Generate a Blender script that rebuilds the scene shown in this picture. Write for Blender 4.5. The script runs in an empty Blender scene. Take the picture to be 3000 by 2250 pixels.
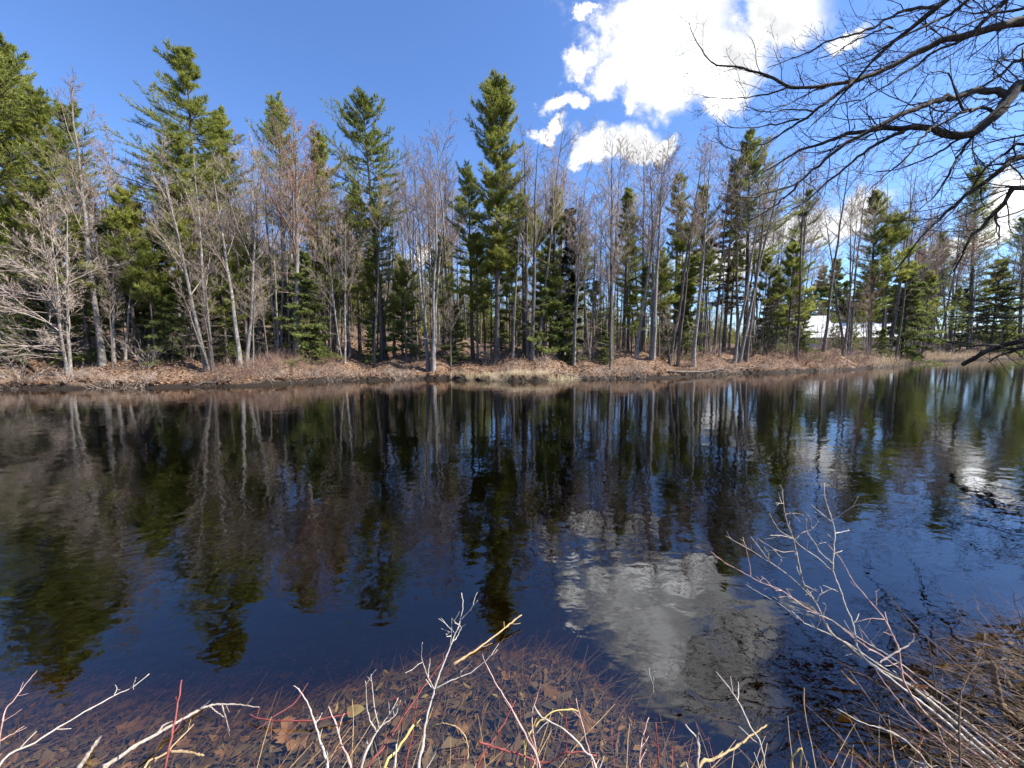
import bpy, math, random
import numpy as np

# ------------------------------------------------------------------ camera
SC = bpy.context.scene
COL = SC.collection
CAM_H = 2.2
PITCH = math.radians(5.8)
FPX = 1127.0                      # focal length in pixels of a 3000 px wide frame
SP, CP = math.sin(PITCH), math.cos(PITCH)
cam_data = bpy.data.cameras.new('camera')
cam_data.sensor_width = 36.0
cam_data.lens = 36.0 * FPX / 3000.0
cam_data.clip_start = 0.05
cam_data.clip_end = 3000.0
cam = bpy.data.objects.new('camera', cam_data)
cam.location = (0, 0, CAM_H)
cam.rotation_euler = (math.radians(90) - PITCH, 0, 0)
COL.objects.link(cam)
SC.camera = cam

# ------------------------------------------------------------------ light
SUN_AZ = math.radians(97.0)       # clockwise from straight ahead (+Y)
SUN_EL = math.radians(47.0)
sun_data = bpy.data.lights.new('sun', 'SUN')
sun_data.energy = 5.0
sun_data.angle = math.radians(0.53)
sun_data.color = (1.0, 0.95, 0.86)
sun = bpy.data.objects.new('sun', sun_data)
sun.rotation_euler = (math.radians(90) - SUN_EL, 0, -SUN_AZ + math.pi)
COL.objects.link(sun)
SC.view_settings.view_transform = 'Standard'
SC.view_settings.look = 'None'
SC.view_settings.exposure = 1.20
SC.view_settings.gamma = 1.0
SC.render.engine = 'CYCLES'
SC.cycles.use_denoising = True
SC.cycles.max_bounces = 8
SC.cycles.diffuse_bounces = 4
SC.cycles.glossy_bounces = 2
SC.cycles.transparent_max_bounces = 12
SC.cycles.use_adaptive_sampling = True
SC.cycles.adaptive_threshold = 0.02
SC.cycles.sample_clamp_indirect = 6.0
SC.cycles.caustics_reflective = False
SC.cycles.caustics_refractive = False


def ray(px, py):
    """World direction of a point of the photograph, y component 1 = depth."""
    u = (px - 1500.0) / FPX
    v = (1125.0 - py) / FPX
    d = np.array([u, CP + v * SP, -SP + v * CP])
    return d


def at(px, py, depth):
    d = ray(px, py)
    return np.array([0, 0, CAM_H]) + d * (depth / d[1])


def on_water(px, py):
    d = ray(px, py)
    t = -CAM_H / d[2]
    return d * t


def unit(v):
    v = np.asarray(v, float)
    return v / np.linalg.norm(v)


# ------------------------------------------------------------------ sky
class NT:
    """Short hand for building node trees."""
    def __init__(self, tree):
        self.t = tree
        self.n = tree.nodes
        self.l = tree.links

    def node(self, typ, ins=None, **props):
        nd = self.n.new(typ)
        for k, v in props.items():
            setattr(nd, k, v)
        for k, v in (ins or {}).items():
            s = nd.inputs[k]
            if isinstance(v, bpy.types.NodeSocket):
                self.l.new(v, s)
            else:
                s.default_value = v
        return nd

    def math(self, op, a, b=0.0, c=0.0, clamp=False):
        nd = self.n.new('ShaderNodeMath')
        nd.operation = op
        nd.use_clamp = clamp
        for i, v in enumerate((a, b, c)):
            if isinstance(v, bpy.types.NodeSocket):
                self.l.new(v, nd.inputs[i])
            else:
                nd.inputs[i].default_value = v
        return nd.outputs[0]

    def vmath(self, op, a, b=(0, 0, 0), out=0):
        nd = self.n.new('ShaderNodeVectorMath')
        nd.operation = op
        for i, v in enumerate((a, b)):
            if isinstance(v, bpy.types.NodeSocket):
                self.l.new(v, nd.inputs[i])
            else:
                nd.inputs[i].default_value = v
        return nd.outputs[out]

    def smooth(self, x, a, b):
        nd = self.node('ShaderNodeMapRange', {'Value': x, 'From Min': a, 'From Max': b}, interpolation_type='SMOOTHSTEP')
        return nd.outputs[0]

    def noise(self, vec, scale, detail=4.0, rough=0.55, dist=0.0):
        nd = self.node('ShaderNodeTexNoise', {'Vector': vec, 'Scale': scale, 'Detail': detail, 'Roughness': rough, 'Distortion': dist})
        return nd

    def ramp(self, fac, stops):
        nd = self.n.new('ShaderNodeValToRGB')
        el = nd.color_ramp.elements
        while len(el) < len(stops):
            el.new(0.5)
        for e, (p, c) in zip(el, stops):
            e.position = p
            e.color = (*c, 1)
        self.l.new(fac, nd.inputs[0])
        return nd.outputs[0]

    def mix(self, fac, a, b, typ='RGBA', blend='MIX'):
        nd = self.n.new('ShaderNodeMix')
        nd.data_type = typ
        nd.blend_type = blend
        ia = [s for s in nd.inputs if s.name == 'A' and s.enabled][0]
        ib = [s for s in nd.inputs if s.name == 'B' and s.enabled][0]
        for s, v in ((nd.inputs[0], fac), (ia, a), (ib, b)):
            if isinstance(v, bpy.types.NodeSocket):
                self.l.new(v, s)
            else:
                s.default_value = (*v, 1) if isinstance(v, tuple) and len(v) == 3 else v
        return [s for s in nd.outputs if s.enabled][0]


WORLD = bpy.data.worlds.new('World')
SC.world = WORLD
WORLD.use_nodes = True
w = NT(WORLD.node_tree)
w.n.clear()
SKY_STRENGTH = 0.0885
CLOUD_HI, CLOUD_RIM, CLOUD_SHADE = 14.5, 5.4, 0.31
sky = w.node('ShaderNodeTexSky', sky_type='NISHITA', sun_disc=False, sun_elevation=SUN_EL, sun_rotation=SUN_AZ,
             altitude=100.0, air_density=1.0, dust_density=0.25, ozone_density=3.0)
wdir = w.node('ShaderNodeTexCoord').outputs['Generated']
sep = w.node('ShaderNodeSeparateXYZ', {'Vector': wdir})
yy = w.math('MAXIMUM', sep.outputs['Y'], 0.05)
pu = w.math('DIVIDE', sep.outputs['X'], yy)
pv = w.math('DIVIDE', sep.outputs['Z'], yy)
pvec = w.node('ShaderNodeCombineXYZ', {'X': pu, 'Y': pv}).outputs[0]
PROT = math.radians(24.0)                      # the cloud bank is drawn out along this slant
prot = w.node('ShaderNodeMapping', {'Vector': pvec, 'Rotation': (0, 0, -PROT)}).outputs[0]


def noise2(vec, scale, detail, rough):
    return w.node('ShaderNodeTexNoise', {'Vector': vec, 'Scale': scale, 'Detail': detail, 'Roughness': rough}, noise_dimensions='2D')


fb = noise2(pvec, 7.0, 7.0, 0.62)
warp = w.vmath('SUBTRACT', fb.outputs['Color'], (0.5, 0.5, 0.5))
wp = w.node('ShaderNodeVectorMath', {0: warp, 1: (0.16, 0.16, 0.0), 2: prot}, operation='MULTIPLY_ADD').outputs[0]
# centre (in pixels of the photograph) and half axes of every puff of the fair weather clouds, which lie at infinity
PUFFS = [(1985, 50, 215, 125), (1850, 150, 150, 85), (1940, 235, 140, 80), (2110, 190, 200, 110), (2270, 40, 190, 110), (1700, 190, 75, 32), (2130, -140, 420, 150),
         (2130, 275, 100, 55), (1790, 225, 90, 45), (1850, 300, 34, 26), (1830, 60, 100, 70),
         (1735, 425, 75, 52), (1815, 412, 75, 50), (1885, 420, 70, 42), (1945, 436, 50, 26), (1700, 460, 50, 28),
         (1635, 300, 62, 30), (1690, 290, 36, 26), (1620, 380, 56, 24), (1570, 400, 40, 24), (1725, 28, 44, 16), (2470, 110, 95, 28),
         (2330, 690, 200, 70), (2130, 760, 180, 60), (2480, 630, 170, 55), (2990, 560, 190, 60), (2860, 690, 190, 45), (1250, 745, 60, 40), (880, 780, 80, 40)]
dens = None
ca, sa = math.cos(PROT), math.sin(PROT)
for (px, py, rx, ry) in PUFFS:
    d0 = ray(px, py)
    u_, v_ = d0[0] / d0[1], d0[2] / d0[1]
    k_ = float(np.linalg.norm(d0) / d0[1])
    cx, cy = ca * u_ + sa * v_, -sa * u_ + ca * v_
    ru, rv = 0.93 * rx / FPX / d0[1], 0.93 * ry / FPX / d0[1] * (1.0 + 0.3 * v_)
    e = w.node('ShaderNodeVectorMath', {0: wp, 1: (1 / ru, 1 / rv, 0), 2: (-cx / ru, -cy / rv, 0)}, operation='MULTIPLY_ADD').outputs[0]
    q = w.vmath('LENGTH', e, out=1)
    dens = q if dens is None else w.math('SMOOTH_MIN', dens, q, 0.22)
dens = w.math('SUBTRACT', 1.0, dens)
# the same broken cumulus goes on round the sky, behind the camera too
back = w.smooth(sep.outputs['Y'], 0.30, 0.0)
zz = w.math('MAXIMUM', sep.outputs['Z'], 0.06)
plane = w.vmath('DIVIDE', wdir, w.node('ShaderNodeCombineXYZ', {'X': zz, 'Y': zz, 'Z': zz}).outputs[0])
gen = noise2(plane, 0.55, 4.0, 0.55).outputs[0]
gen = w.math('MULTIPLY_ADD', gen, 4.0, -2.25)
gen = w.math('SUBTRACT', w.math('MULTIPLY', w.math('ADD', gen, 1.5), back), 1.5)
dens = w.math('MAXIMUM', w.math('MINIMUM', dens, w.math('MULTIPLY_ADD', back, -6.0, 3.0)), gen)
dens = w.math('MULTIPLY_ADD', w.math('SUBTRACT', fb.outputs[0], 0.5), 1.25, dens)
cover = w.math('POWER', w.smooth(dens, -0.22, 0.46), 1.5)
cover = w.math('MULTIPLY', cover, w.smooth(sep.outputs['Z'], -0.02, 0.04))
# thick cores turn grey, rims stay bright
shade_n = noise2(w.vmath('ADD', pvec, (0.03, 0.045, 0.0)), 4.0, 4.0, 0.5)
thick = w.math('MULTIPLY', w.smooth(dens, 0.25, 0.85), w.smooth(shade_n.outputs[0], 0.34, 0.64))
# thin margins are no brighter than white paper, sunlit cores are, shaded cores fall back to grey
core = w.node('ShaderNodeMapRange', {'Value': dens, 'From Min': 0.25, 'From Max': 0.95, 'To Min': CLOUD_RIM, 'To Max': CLOUD_HI}, interpolation_type='SMOOTHSTEP').outputs[0]
lum = w.math('MULTIPLY', core, w.math('POWER', CLOUD_SHADE, thick))
ccol = w.mix(1.0, (1.0, 1.01, 1.03), w.node('ShaderNodeCombineColor', {0: lum, 1: lum, 2: lum}).outputs[0], blend='MULTIPLY')
sky_deep = w.mix(1.0, sky.outputs[0], (0.77, 0.95, 1.26), blend='MULTIPLY')
wcol = w.mix(cover, sky_deep, ccol)
bg = w.node('ShaderNodeBackground', {'Color': wcol, 'Strength': SKY_STRENGTH})
wo = w.node('ShaderNodeOutputWorld', {'Surface': bg.outputs[0]})
WORLD.cycles.sampling_method = 'MANUAL'
WORLD.cycles.sample_map_resolution = 512


# ------------------------------------------------------------------ tagging helpers
def tag(o, label=None, cat=None, group=None, kind=None):
    if label:
        o['label'] = label
    if cat:
        o['category'] = cat
    if group:
        o['group'] = group
    if kind:
        o['kind'] = kind
    return o


def empty(name, loc=(0, 0, 0)):
    o = bpy.data.objects.new(name, None)
    o.location = tuple(float(v) for v in loc)
    o.empty_display_size = 0.2
    COL.objects.link(o)
    return o


class MB:
    """Collects vertex and face blocks; build() links them as one mesh object."""
    def __init__(self):
        self.v, self.f, self.n = [], [], 0

    def add(self, V, F, mat=0):
        V = np.asarray(V, np.float32).reshape(-1, 3)
        F = np.asarray(F, np.int32)
        if len(V) == 0 or len(F) == 0:
            return
        self.v.append(V)
        self.f.append((F + self.n, mat))
        self.n += len(V)

    def mesh(self, name, mats, smooth=True):
        me = bpy.data.meshes.new(name)
        V = np.concatenate(self.v)
        me.vertices.add(len(V))
        me.vertices.foreach_set('co', V.ravel())
        loops = np.concatenate([f.ravel() for f, m in self.f])
        tot = np.concatenate([np.full(len(f), f.shape[1], np.int32) for f, m in self.f])
        mi = np.concatenate([np.full(len(f), m, np.int32) for f, m in self.f])
        st = np.concatenate([[0], np.cumsum(tot)[:-1]]).astype(np.int32)
        me.loops.add(len(loops))
        me.loops.foreach_set('vertex_index', loops.astype(np.int32))
        me.polygons.add(len(tot))
        me.polygons.foreach_set('loop_start', st)
        me.polygons.foreach_set('loop_total', tot)
        me.polygons.foreach_set('material_index', mi)
        me.polygons.foreach_set('use_smooth', np.full(len(tot), smooth))
        for m in (mats if isinstance(mats, (list, tuple)) else [mats]):
            me.materials.append(m)
        me.update(calc_edges=True)
        return me

    def build(self, name, mats, parent=None, smooth=True):
        o = bpy.data.objects.new(name, self.mesh(name, mats, smooth))
        COL.objects.link(o)
        if parent is not None:
            o.parent = parent
        return o


def norm(a):
    return a / np.maximum(np.linalg.norm(a, axis=-1, keepdims=True), 1e-9)


def tubes(mb, P, R, sides=4, mat=0, cap=False, tip=False):
    """P (M,N,3) centre lines, R (M,N) radii."""
    P = np.asarray(P, float)
    R = np.asarray(R, float)
    if P.ndim == 2:
        P, R = P[None], R[None]
    M, N, _ = P.shape
    if M == 0:
        return
    T = norm(np.gradient(P, axis=1))
    mean = norm(P[:, -1] - P[:, 0])
    ref = np.where(np.abs(mean[:, 2:3]) > 0.75, np.array([[1.0, 0.13, 0]]), np.array([[0.07, 0.05, 1.0]]))
    A = norm(np.cross(T, ref[:, None, :]))
    B = np.cross(T, A)
    ang = np.arange(sides) * 2 * math.pi / sides
    if tip:                       # the last ring shrinks to one point
        ends = P[:, -1]
        P, R, A, B = P[:, :-1], R[:, :-1], A[:, :-1], B[:, :-1]
        N -= 1
    ring = P[:, :, None, :] + R[:, :, None, None] * (np.cos(ang)[None, None, :, None] * A[:, :, None, :] + np.sin(ang)[None, None, :, None] * B[:, :, None, :])
    V = ring.reshape(-1, 3)
    m = np.arange(M)[:, None, None] * (N * sides)
    i = np.arange(N - 1)[None, :, None] * sides
    s = np.arange(sides)[None, None, :]
    s2 = (s + 1) % sides
    F = np.stack([m + i + s, m + i + s2, m + i + sides + s2, m + i + sides + s], -1).reshape(-1, 4)
    base = mb.n
    if tip:
        nv = len(V)
        V = np.concatenate([V, ends])
        last = np.arange(M)[:, None] * (N * sides) + (N - 1) * sides
        sd = np.arange(sides)[None, :]
        F3 = np.stack([last + sd, last + (sd + 1) % sides, np.repeat(nv + np.arange(M)[:, None], sides, 1)], -1).reshape(-1, 3)
        if len(F):
            mb.add(V, F, mat)
            mb.f.append((F3.astype(np.int32) + base, mat))
        else:
            mb.add(V, F3, mat)
        return
    mb.add(V, F, mat)
    if cap:
        for k in range(M):
            o = k * N * sides
            f = np.array([[o + (N - 1) * sides + j for j in range(sides)], [o + sides - 1 - j for j in range(sides)]])
            mb.f.append((f.astype(np.int32) + base, mat))


def sample(P, R, t):
    """Points, tangents and radii at parameters t (M,k) of polylines P (M,N,3)."""
    M, N, _ = P.shape
    x = np.clip(t, 0, 1) * (N - 1)
    i = np.minimum(x.astype(int), N - 2)
    f = (x - i)[..., None]
    r = np.arange(M)[:, None]
    p0, p1 = P[r, i], P[r, i + 1]
    return p0 * (1 - f) + p1 * f, norm(p1 - p0), R[r, i] * (1 - f[..., 0]) + R[r, i + 1] * f[..., 0]


def grow(rng, pos, dirs, L, npts, up=0.0, wig=0.1, bend=None):
    """Polylines that start at pos and wander along dirs."""
    n = len(pos)
    out = np.zeros((n, npts, 3))
    out[:, 0] = pos
    d = norm(dirs)
    step = (L / (npts - 1))[:, None]
    for k in range(1, npts):
        d = d + rng.normal(0, wig, (n, 3))
        d[:, 2] += up if np.isscalar(up) else up[:, min(k - 1, up.shape[1] - 1)]
        if bend is not None:
            d = d + bend
        d = norm(d)
        out[:, k] = out[:, k - 1] + d * step
    return out


def spawn(rng, P, R, k, t0, t1, a0, a1, L, npts, up=0.05, wig=0.1, ratio=0.6, rmin=0.003, tip=0.35, flat=False, tpow=1.0, lfall=0.5):
    """k children on every polyline. L: length of a child as a fraction of the parent's length."""
    M = len(P)
    t = (np.arange(k)[None, :] + rng.random((M, k))) / k
    t = t0 + (t1 - t0) * t ** tpow
    pos, T, r = sample(P, R, t)
    ang = rng.uniform(a0, a1, (M, k))
    if flat:
        side = norm(np.cross(T, np.array([0, 0, 1.0])))
        sgn = np.where((np.arange(k)[None, :] + rng.integers(0, 2, (M, 1))) % 2 == 0, 1.0, -1.0)
        perp = side * sgn[..., None] + np.array([0, 0, 1.0]) * rng.normal(0.05, 0.22, (M, k))[..., None]
        perp = norm(perp)
    else:
        ref = np.where(np.abs(T[..., 2:3]) > 0.8, np.array([1.0, 0, 0]), np.array([0, 0, 1.0]))
        A = norm(np.cross(T, ref))
        B = np.cross(T, A)
        phi = rng.uniform(0, 6.283, (M, 1)) + np.arange(k)[None, :] * 2.4 + rng.normal(0, 0.5, (M, k))
        perp = np.cos(phi)[..., None] * A + np.sin(phi)[..., None] * B
    d = np.cos(ang)[..., None] * T + np.sin(ang)[..., None] * perp
    plen = np.linalg.norm(np.diff(P, axis=1), axis=2).sum(1)
    Lc = plen[:, None] * L * rng.uniform(0.6, 1.25, (M, k)) * (1 - lfall * (t - t0) / max(t1 - t0, 1e-6))
    C = grow(rng, pos.reshape(-1, 3), d.reshape(-1, 3), Lc.ravel(), npts, up, wig)
    r0 = np.maximum(r * ratio, rmin).ravel()
    rr = r0[:, None] * np.linspace(1, tip, npts)[None, :]
    return C, np.maximum(rr, rmin * 0.6)


def blades(rng, mb, pos, dirs, n, L, W, spread, mat=0, face=None):
    """Needle tufts: n thin triangles fanning round dirs at every pos."""
    M = len(pos)
    d = norm(dirs)[:, None, :] + rng.normal(0, spread, (M, n, 3))
    d = norm(d)
    ref = rng.normal(0, 1, (M, n, 3))
    if face is not None:          # leaf sprays spread towards the light
        ref = ref * 0.55 + face[:, None, :]
    s = norm(np.cross(d, ref)) * (W * rng.uniform(0.6, 1.3, (M, n, 1)) * 0.5)
    ln = (L * rng.uniform(0.6, 1.25, (M, n, 1)))
    p = pos[:, None, :] + rng.normal(0, 0.02, (M, n, 3))
    V = np.stack([p - s * 0.6, p + s * 0.6, p + d * ln * 0.55 + s, p + d * ln, p + d * ln * 0.55 - s], 2)
    V = np.stack([p - s, p + s, p + d * ln], 2)
    F = np.arange(M * n * 3).reshape(-1, 3)
    mb.add(V.reshape(-1, 3), F, mat)


# ------------------------------------------------------------------ materials
def material(name):
    m = bpy.data.materials.new(name)
    m.use_nodes = True
    t = NT(m.node_tree)
    t.n.clear()
    out = t.node('ShaderNodeOutputMaterial')
    return m, t, out


def bark(name, dark, light, scale=6.0, stretch=0.25, vary=0.25, bump=0.6, rough=0.9, lichen=None):
    m, t, out = material(name)
    co = t.node('ShaderNodeTexCoord').outputs['Object']
    mp = t.node('ShaderNodeMapping', {'Vector': co, 'Scale': (1, 1, stretch)})
    n1 = t.noise(mp.outputs[0], scale * 3, 5.0, 0.65)
    n2 = t.noise(co, scale * 0.35, 3.0, 0.5)
    f = t.math('MULTIPLY_ADD', n1.outputs[0], 0.65, t.math('MULTIPLY', n2.outputs[0], 0.35))
    c = t.ramp(f, [(0.32, dark), (0.68, light)])
    if lichen:
        n3 = t.noise(co, scale * 1.3, 4.0, 0.6)
        c = t.mix(t.smooth(n3.outputs[0], 0.54, 0.64), c, lichen)
    rnd = t.node('ShaderNodeObjectInfo').outputs['Random']
    val = t.math('MULTIPLY_ADD', rnd, vary * 2, 1 - vary)
    c = t.node('ShaderNodeHueSaturation', {'Color': c, 'Value': val}).outputs[0]
    bp = t.node('ShaderNodeBump', {'Height': n1.outputs[0], 'Strength': bump, 'Distance': 0.02})
    b = t.node('ShaderNodeBsdfPrincipled', {'Base Color': c, 'Roughness': rough, 'Normal': bp.outputs[0], 'Specular IOR Level': 0.25})
    t.l.new(b.outputs[0], out.inputs[0])
    return m


def leafy(name, c0, c1, c2, transl=0.35, scale=1.3, vary=0.18, rough=0.6):
    m, t, out = material(name)
    geo = t.node('ShaderNodeNewGeometry')
    n1 = t.noise(geo.outputs['Position'], scale, 1.0, 0.6)
    f = t.math('MULTIPLY_ADD', n1.outputs[0], 0.7, t.math('MULTIPLY', geo.outputs['Random Per Island'], 0.4))
    c = t.ramp(f, [(0.32, c0), (0.54, c1), (0.80, c2)])
    rnd = t.node('ShaderNodeObjectInfo').outputs['Random']
    c = t.mix(1.0, c, t.ramp(rnd, [(0.0, (1 - vary, 1 - vary * 0.7, 1 - vary)), (1.0, (1 + vary, 1 + vary, 1 + vary * 0.6))]), blend='MULTIPLY')
    d = t.node('ShaderNodeBsdfDiffuse', {'Color': c})
    tr = t.node('ShaderNodeBsdfTranslucent', {'Color': c})
    mx = t.node('ShaderNodeMixShader', {'Fac': transl})
    t.l.new(d.outputs[0], mx.inputs[1])
    t.l.new(tr.outputs[0], mx.inputs[2])
    t.l.new(mx.outputs[0], out.inputs[0])
    return m


def twig(name, dark, light, vary=0.25):
    """Thin bark, seen from afar: one tone per twig and a slow drift of colour."""
    m, t, out = material(name)
    geo = t.node('ShaderNodeNewGeometry')
    n1 = t.noise(geo.outputs['Position'], 2.0, 1.0, 0.6)
    f = t.math('MULTIPLY_ADD', n1.outputs[0], 0.6, t.math('MULTIPLY', geo.outputs['Random Per Island'], 0.4))
    c = t.ramp(f, [(0.3, dark), (0.7, light)])
    rnd = t.node('ShaderNodeObjectInfo').outputs['Random']
    c = t.mix(1.0, c, t.ramp(rnd, [(0.0, (1 - vary,) * 3), (1.0, (1 + vary,) * 3)]), blend='MULTIPLY')
    d = t.node('ShaderNodeBsdfDiffuse', {'Color': c})
    t.l.new(d.outputs[0], out.inputs[0])
    return m


def plain(name, col, rough=0.7, metallic=0.0, nscale=12.0, namp=0.25, bump=0.15):
    m, t, out = material(name)
    co = t.node('ShaderNodeTexCoord').outputs['Object']
    n = t.noise(co, nscale, 4.0, 0.6)
    lo = tuple(c * (1 - namp) for c in col)
    hi = tuple(min(c * (1 + namp), 1.0) for c in col)
    c = t.ramp(n.outputs[0], [(0.3, lo), (0.7, hi)])
    bp = t.node('ShaderNodeBump', {'Height': n.outputs[0], 'Strength': bump, 'Distance': 0.01})
    b = t.node('ShaderNodeBsdfPrincipled', {'Base Color': c, 'Roughness': rough, 'Metallic': metallic, 'Normal': bp.outputs[0]})
    t.l.new(b.outputs[0], out.inputs[0])
    return m


M_PINEBARK = bark('pine_bark', (0.045, 0.036, 0.03), (0.17, 0.14, 0.12), 5.0, 0.3, 0.25)
M_GREYBARK = bark('grey_bark', (0.085, 0.074, 0.065), (0.28, 0.25, 0.222), 5.0, 0.4, 0.28, lichen=(0.31, 0.31, 0.285))
M_DARKBARK = bark('dark_bark', (0.06, 0.05, 0.043), (0.20, 0.17, 0.15), 5.0, 0.3, 0.25)
M_TWIG = twig('twig_bark', (0.15, 0.115, 0.092), (0.37, 0.305, 0.25))
M_REDTWIG = twig('red_twig_bark', (0.14, 0.090, 0.072), (0.33, 0.225, 0.175))
M_PALETWIG = twig('bleached_twig_bark', (0.25, 0.195, 0.160), (0.52, 0.435, 0.37))
M_LIMB = bark('mossy_limb_bark', (0.014, 0.012, 0.011), (0.075, 0.063, 0.053), 9.0, 0.6, 0.12, 0.9, lichen=(0.095, 0.100, 0.062))
M_LIMBTWIG = twig('limb_twig_bark', (0.028, 0.022, 0.020), (0.095, 0.075, 0.066))
M_PINE = leafy('pine_needles', (0.130, 0.158, 0.040), (0.255, 0.278, 0.070), (0.400, 0.385, 0.110), 0.50, 0.8)
M_HEMLOCK = leafy('hemlock_needles', (0.100, 0.130, 0.044), (0.200, 0.230, 0.076), (0.320, 0.335, 0.115), 0.47, 1.2)
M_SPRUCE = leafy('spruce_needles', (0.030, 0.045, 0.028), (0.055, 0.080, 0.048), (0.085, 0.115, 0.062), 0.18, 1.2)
M_RUST = leafy('browned_needles', (0.09, 0.060, 0.035), (0.15, 0.105, 0.06), (0.21, 0.155, 0.085), 0.25, 1.2)
M_BRUSHFAR = twig('far_twig_bark', (0.15, 0.115, 0.095), (0.34, 0.275, 0.225))
M_BUDS = leafy('red_maple_buds', (0.16, 0.055, 0.045), (0.27, 0.105, 0.085), (0.36, 0.18, 0.13), 0.3, 2.0)

# ------------------------------------------------------------------ terrain
FAR_PX = [(-500, 1172), (-150, 1150), (0, 1143), (150, 1140), (270, 1137), (480, 1137), (700, 1134), (850, 1124), (1000, 1117), (1150, 1114), (1250, 1113),
          (1330, 1112), (1420, 1116), (1560, 1117), (1750, 1112), (1900, 1109), (2050, 1103), (2150, 1096), (2300, 1092), (2450, 1086), (2600, 1077),
          (2660, 1068), (2720, 1060), (2850, 1055), (3000, 1051), (3300, 1047)]
FAR = np.array([on_water(*p)[:2] for p in FAR_PX])
FAR = np.vstack([[-120, FAR[0, 1] - 4], FAR, [FAR[-1, 0] + 60, FAR[-1, 1] + 6], [400, FAR[-1, 1] + 10]])
NEAR = np.array([(-120, 8), (-30, 5), (-12, 2.9), (-6, 1.65), (-3, 1.32), (0, 1.30), (1.5, 1.36), (2.1, 1.50), (2.7, 1.85), (3.4, 2.35), (5, 3.0), (9, 5.0), (12, 6.9), (15, 9.2), (18, 11.2), (26, 15.0), (40, 20), (120, 32), (400, 46)], float)


def far_line(x):
    return np.interp(x, FAR[:, 0], FAR[:, 1])


def near_line(x):
    return np.interp(x, NEAR[:, 0], NEAR[:, 1])


def sstep(x, a, b):
    t = np.clip((x - a) / (b - a), 0, 1)
    return t * t * (3 - 2 * t)


_r = np.random.default_rng(5)
_W = [(_r.uniform(0, 6.28), _r.uniform(0, 6.28), f, a) for f, a in ((0.35, 0.10), (0.8, 0.07), (1.7, 0.05), (3.1, 0.03), (5.0, 0.018)) for _ in range(3)]


def wobble(x, y):
    z = 0.0
    for th, ph, f, a in _W:
        z = z + a * np.sin((x * math.cos(th) + y * math.sin(th)) * f + ph)
    return z


def ground_z(x, y):
    x = np.asarray(x, float)
    y = np.asarray(y, float)
    wob = wobble(x, y)
    d = y - far_line(x) + 0.22 * np.sin(x * 1.3) + 0.15 * np.sin(x * 3.7 + 1) + 0.22 * np.sin(x * 0.61 + 2) + 0.08 * np.sin(x * 9.1) - 0.25
    slope = np.where(x > 42, 0.35, 1.0)
    land = (0.30 * sstep(d, 0, 0.14) + 0.47 * sstep(d, 0.15, 1.9) + 0.48 * sstep(d, 1.2, 3.6) + 0.55 * sstep(d, 3, 16) + 0.5 * sstep(d, 14, 60)) * (0.6 + 0.4 * slope) * (0.92 + 0.16 * np.sin(x * 0.83 + 0.5) + 0.12 * np.sin(x * 2.3 + 1.9))
    bear = np.arctan2(x, np.maximum(y, 1))
    land = land + 2.6 * sstep(d, 6, 26) * np.exp(-((bear + 0.55) / 0.33) ** 2) + 5.0 * sstep(d, 50, 170)
    land = land + wob * (0.25 + 0.9 * sstep(d, 0.6, 6)) * sstep(d, 0.0, 1.2)
    under = -0.55 * sstep(-d, 0, 2.2) - 1.5 * sstep(-d, 1.5, 7)
    zf = np.where(d > 0, land, under)
    dn = near_line(x) - y
    landn = 0.16 * sstep(dn, 0, 0.35) + 0.40 * sstep(dn, 0.1, 1.4) + 0.5 * sstep(dn, 2, 9) + 1.5 * sstep(dn, 10, 60) + 0.3 * wob * sstep(dn, 0, 1)
    # right hand bank stands a little higher, the shelf of the near bed is narrower on the left
    shelf = 1.15 + 0.62 * sstep(x, -2.2, -0.3) - 1.00 * sstep(x, 0.35, 1.6)
    e = -dn
    undern = -0.20 * sstep(e, 0.0, 0.35) - 0.22 * sstep(e, 0.2, shelf) - 1.35 * sstep(e, shelf - 0.55, shelf + 2.0 - 0.9 * sstep(x, 0.3, 1.4)) - 0.5 * sstep(e, shelf + 1.5, shelf + 5) + 0.06 * wob
    zn = np.where(dn > 0, landn, undern)
    return np.maximum(zf, zn)


def gz(x, y):
    return float(ground_z(np.array([x]), np.array([y]))[0])


def axis(segs):
    out = []
    for a, b, n in segs:
        out.append(np.linspace(a, b, n, endpoint=False))
    return np.concatenate(out + [[segs[-1][1]]])


gx = axis([(-600, -120, 10), (-120, -45, 26), (-45, -6, 70), (-6, 6, 80), (6, 75, 110), (75, 150, 24), (150, 600, 10)])
gy = axis([(-60, -4, 12), (-4, 0.8, 20), (0.8, 4.5, 60), (4.5, 14, 16), (14, 40, 100), (40, 75, 45), (75, 160, 20), (160, 900, 16)])
GX, GY = np.meshgrid(gx, gy)
GZ = ground_z(GX, GY)
mb = MB()
nx, ny = len(gx), len(gy)
ii, jj = np.meshgrid(np.arange(nx - 1), np.arange(ny - 1))
a = (jj * nx + ii).ravel()
mb.add(np.stack([GX, GY, GZ], -1).reshape(-1, 3), np.stack([a, a + 1, a + nx + 1, a + nx], -1))


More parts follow.
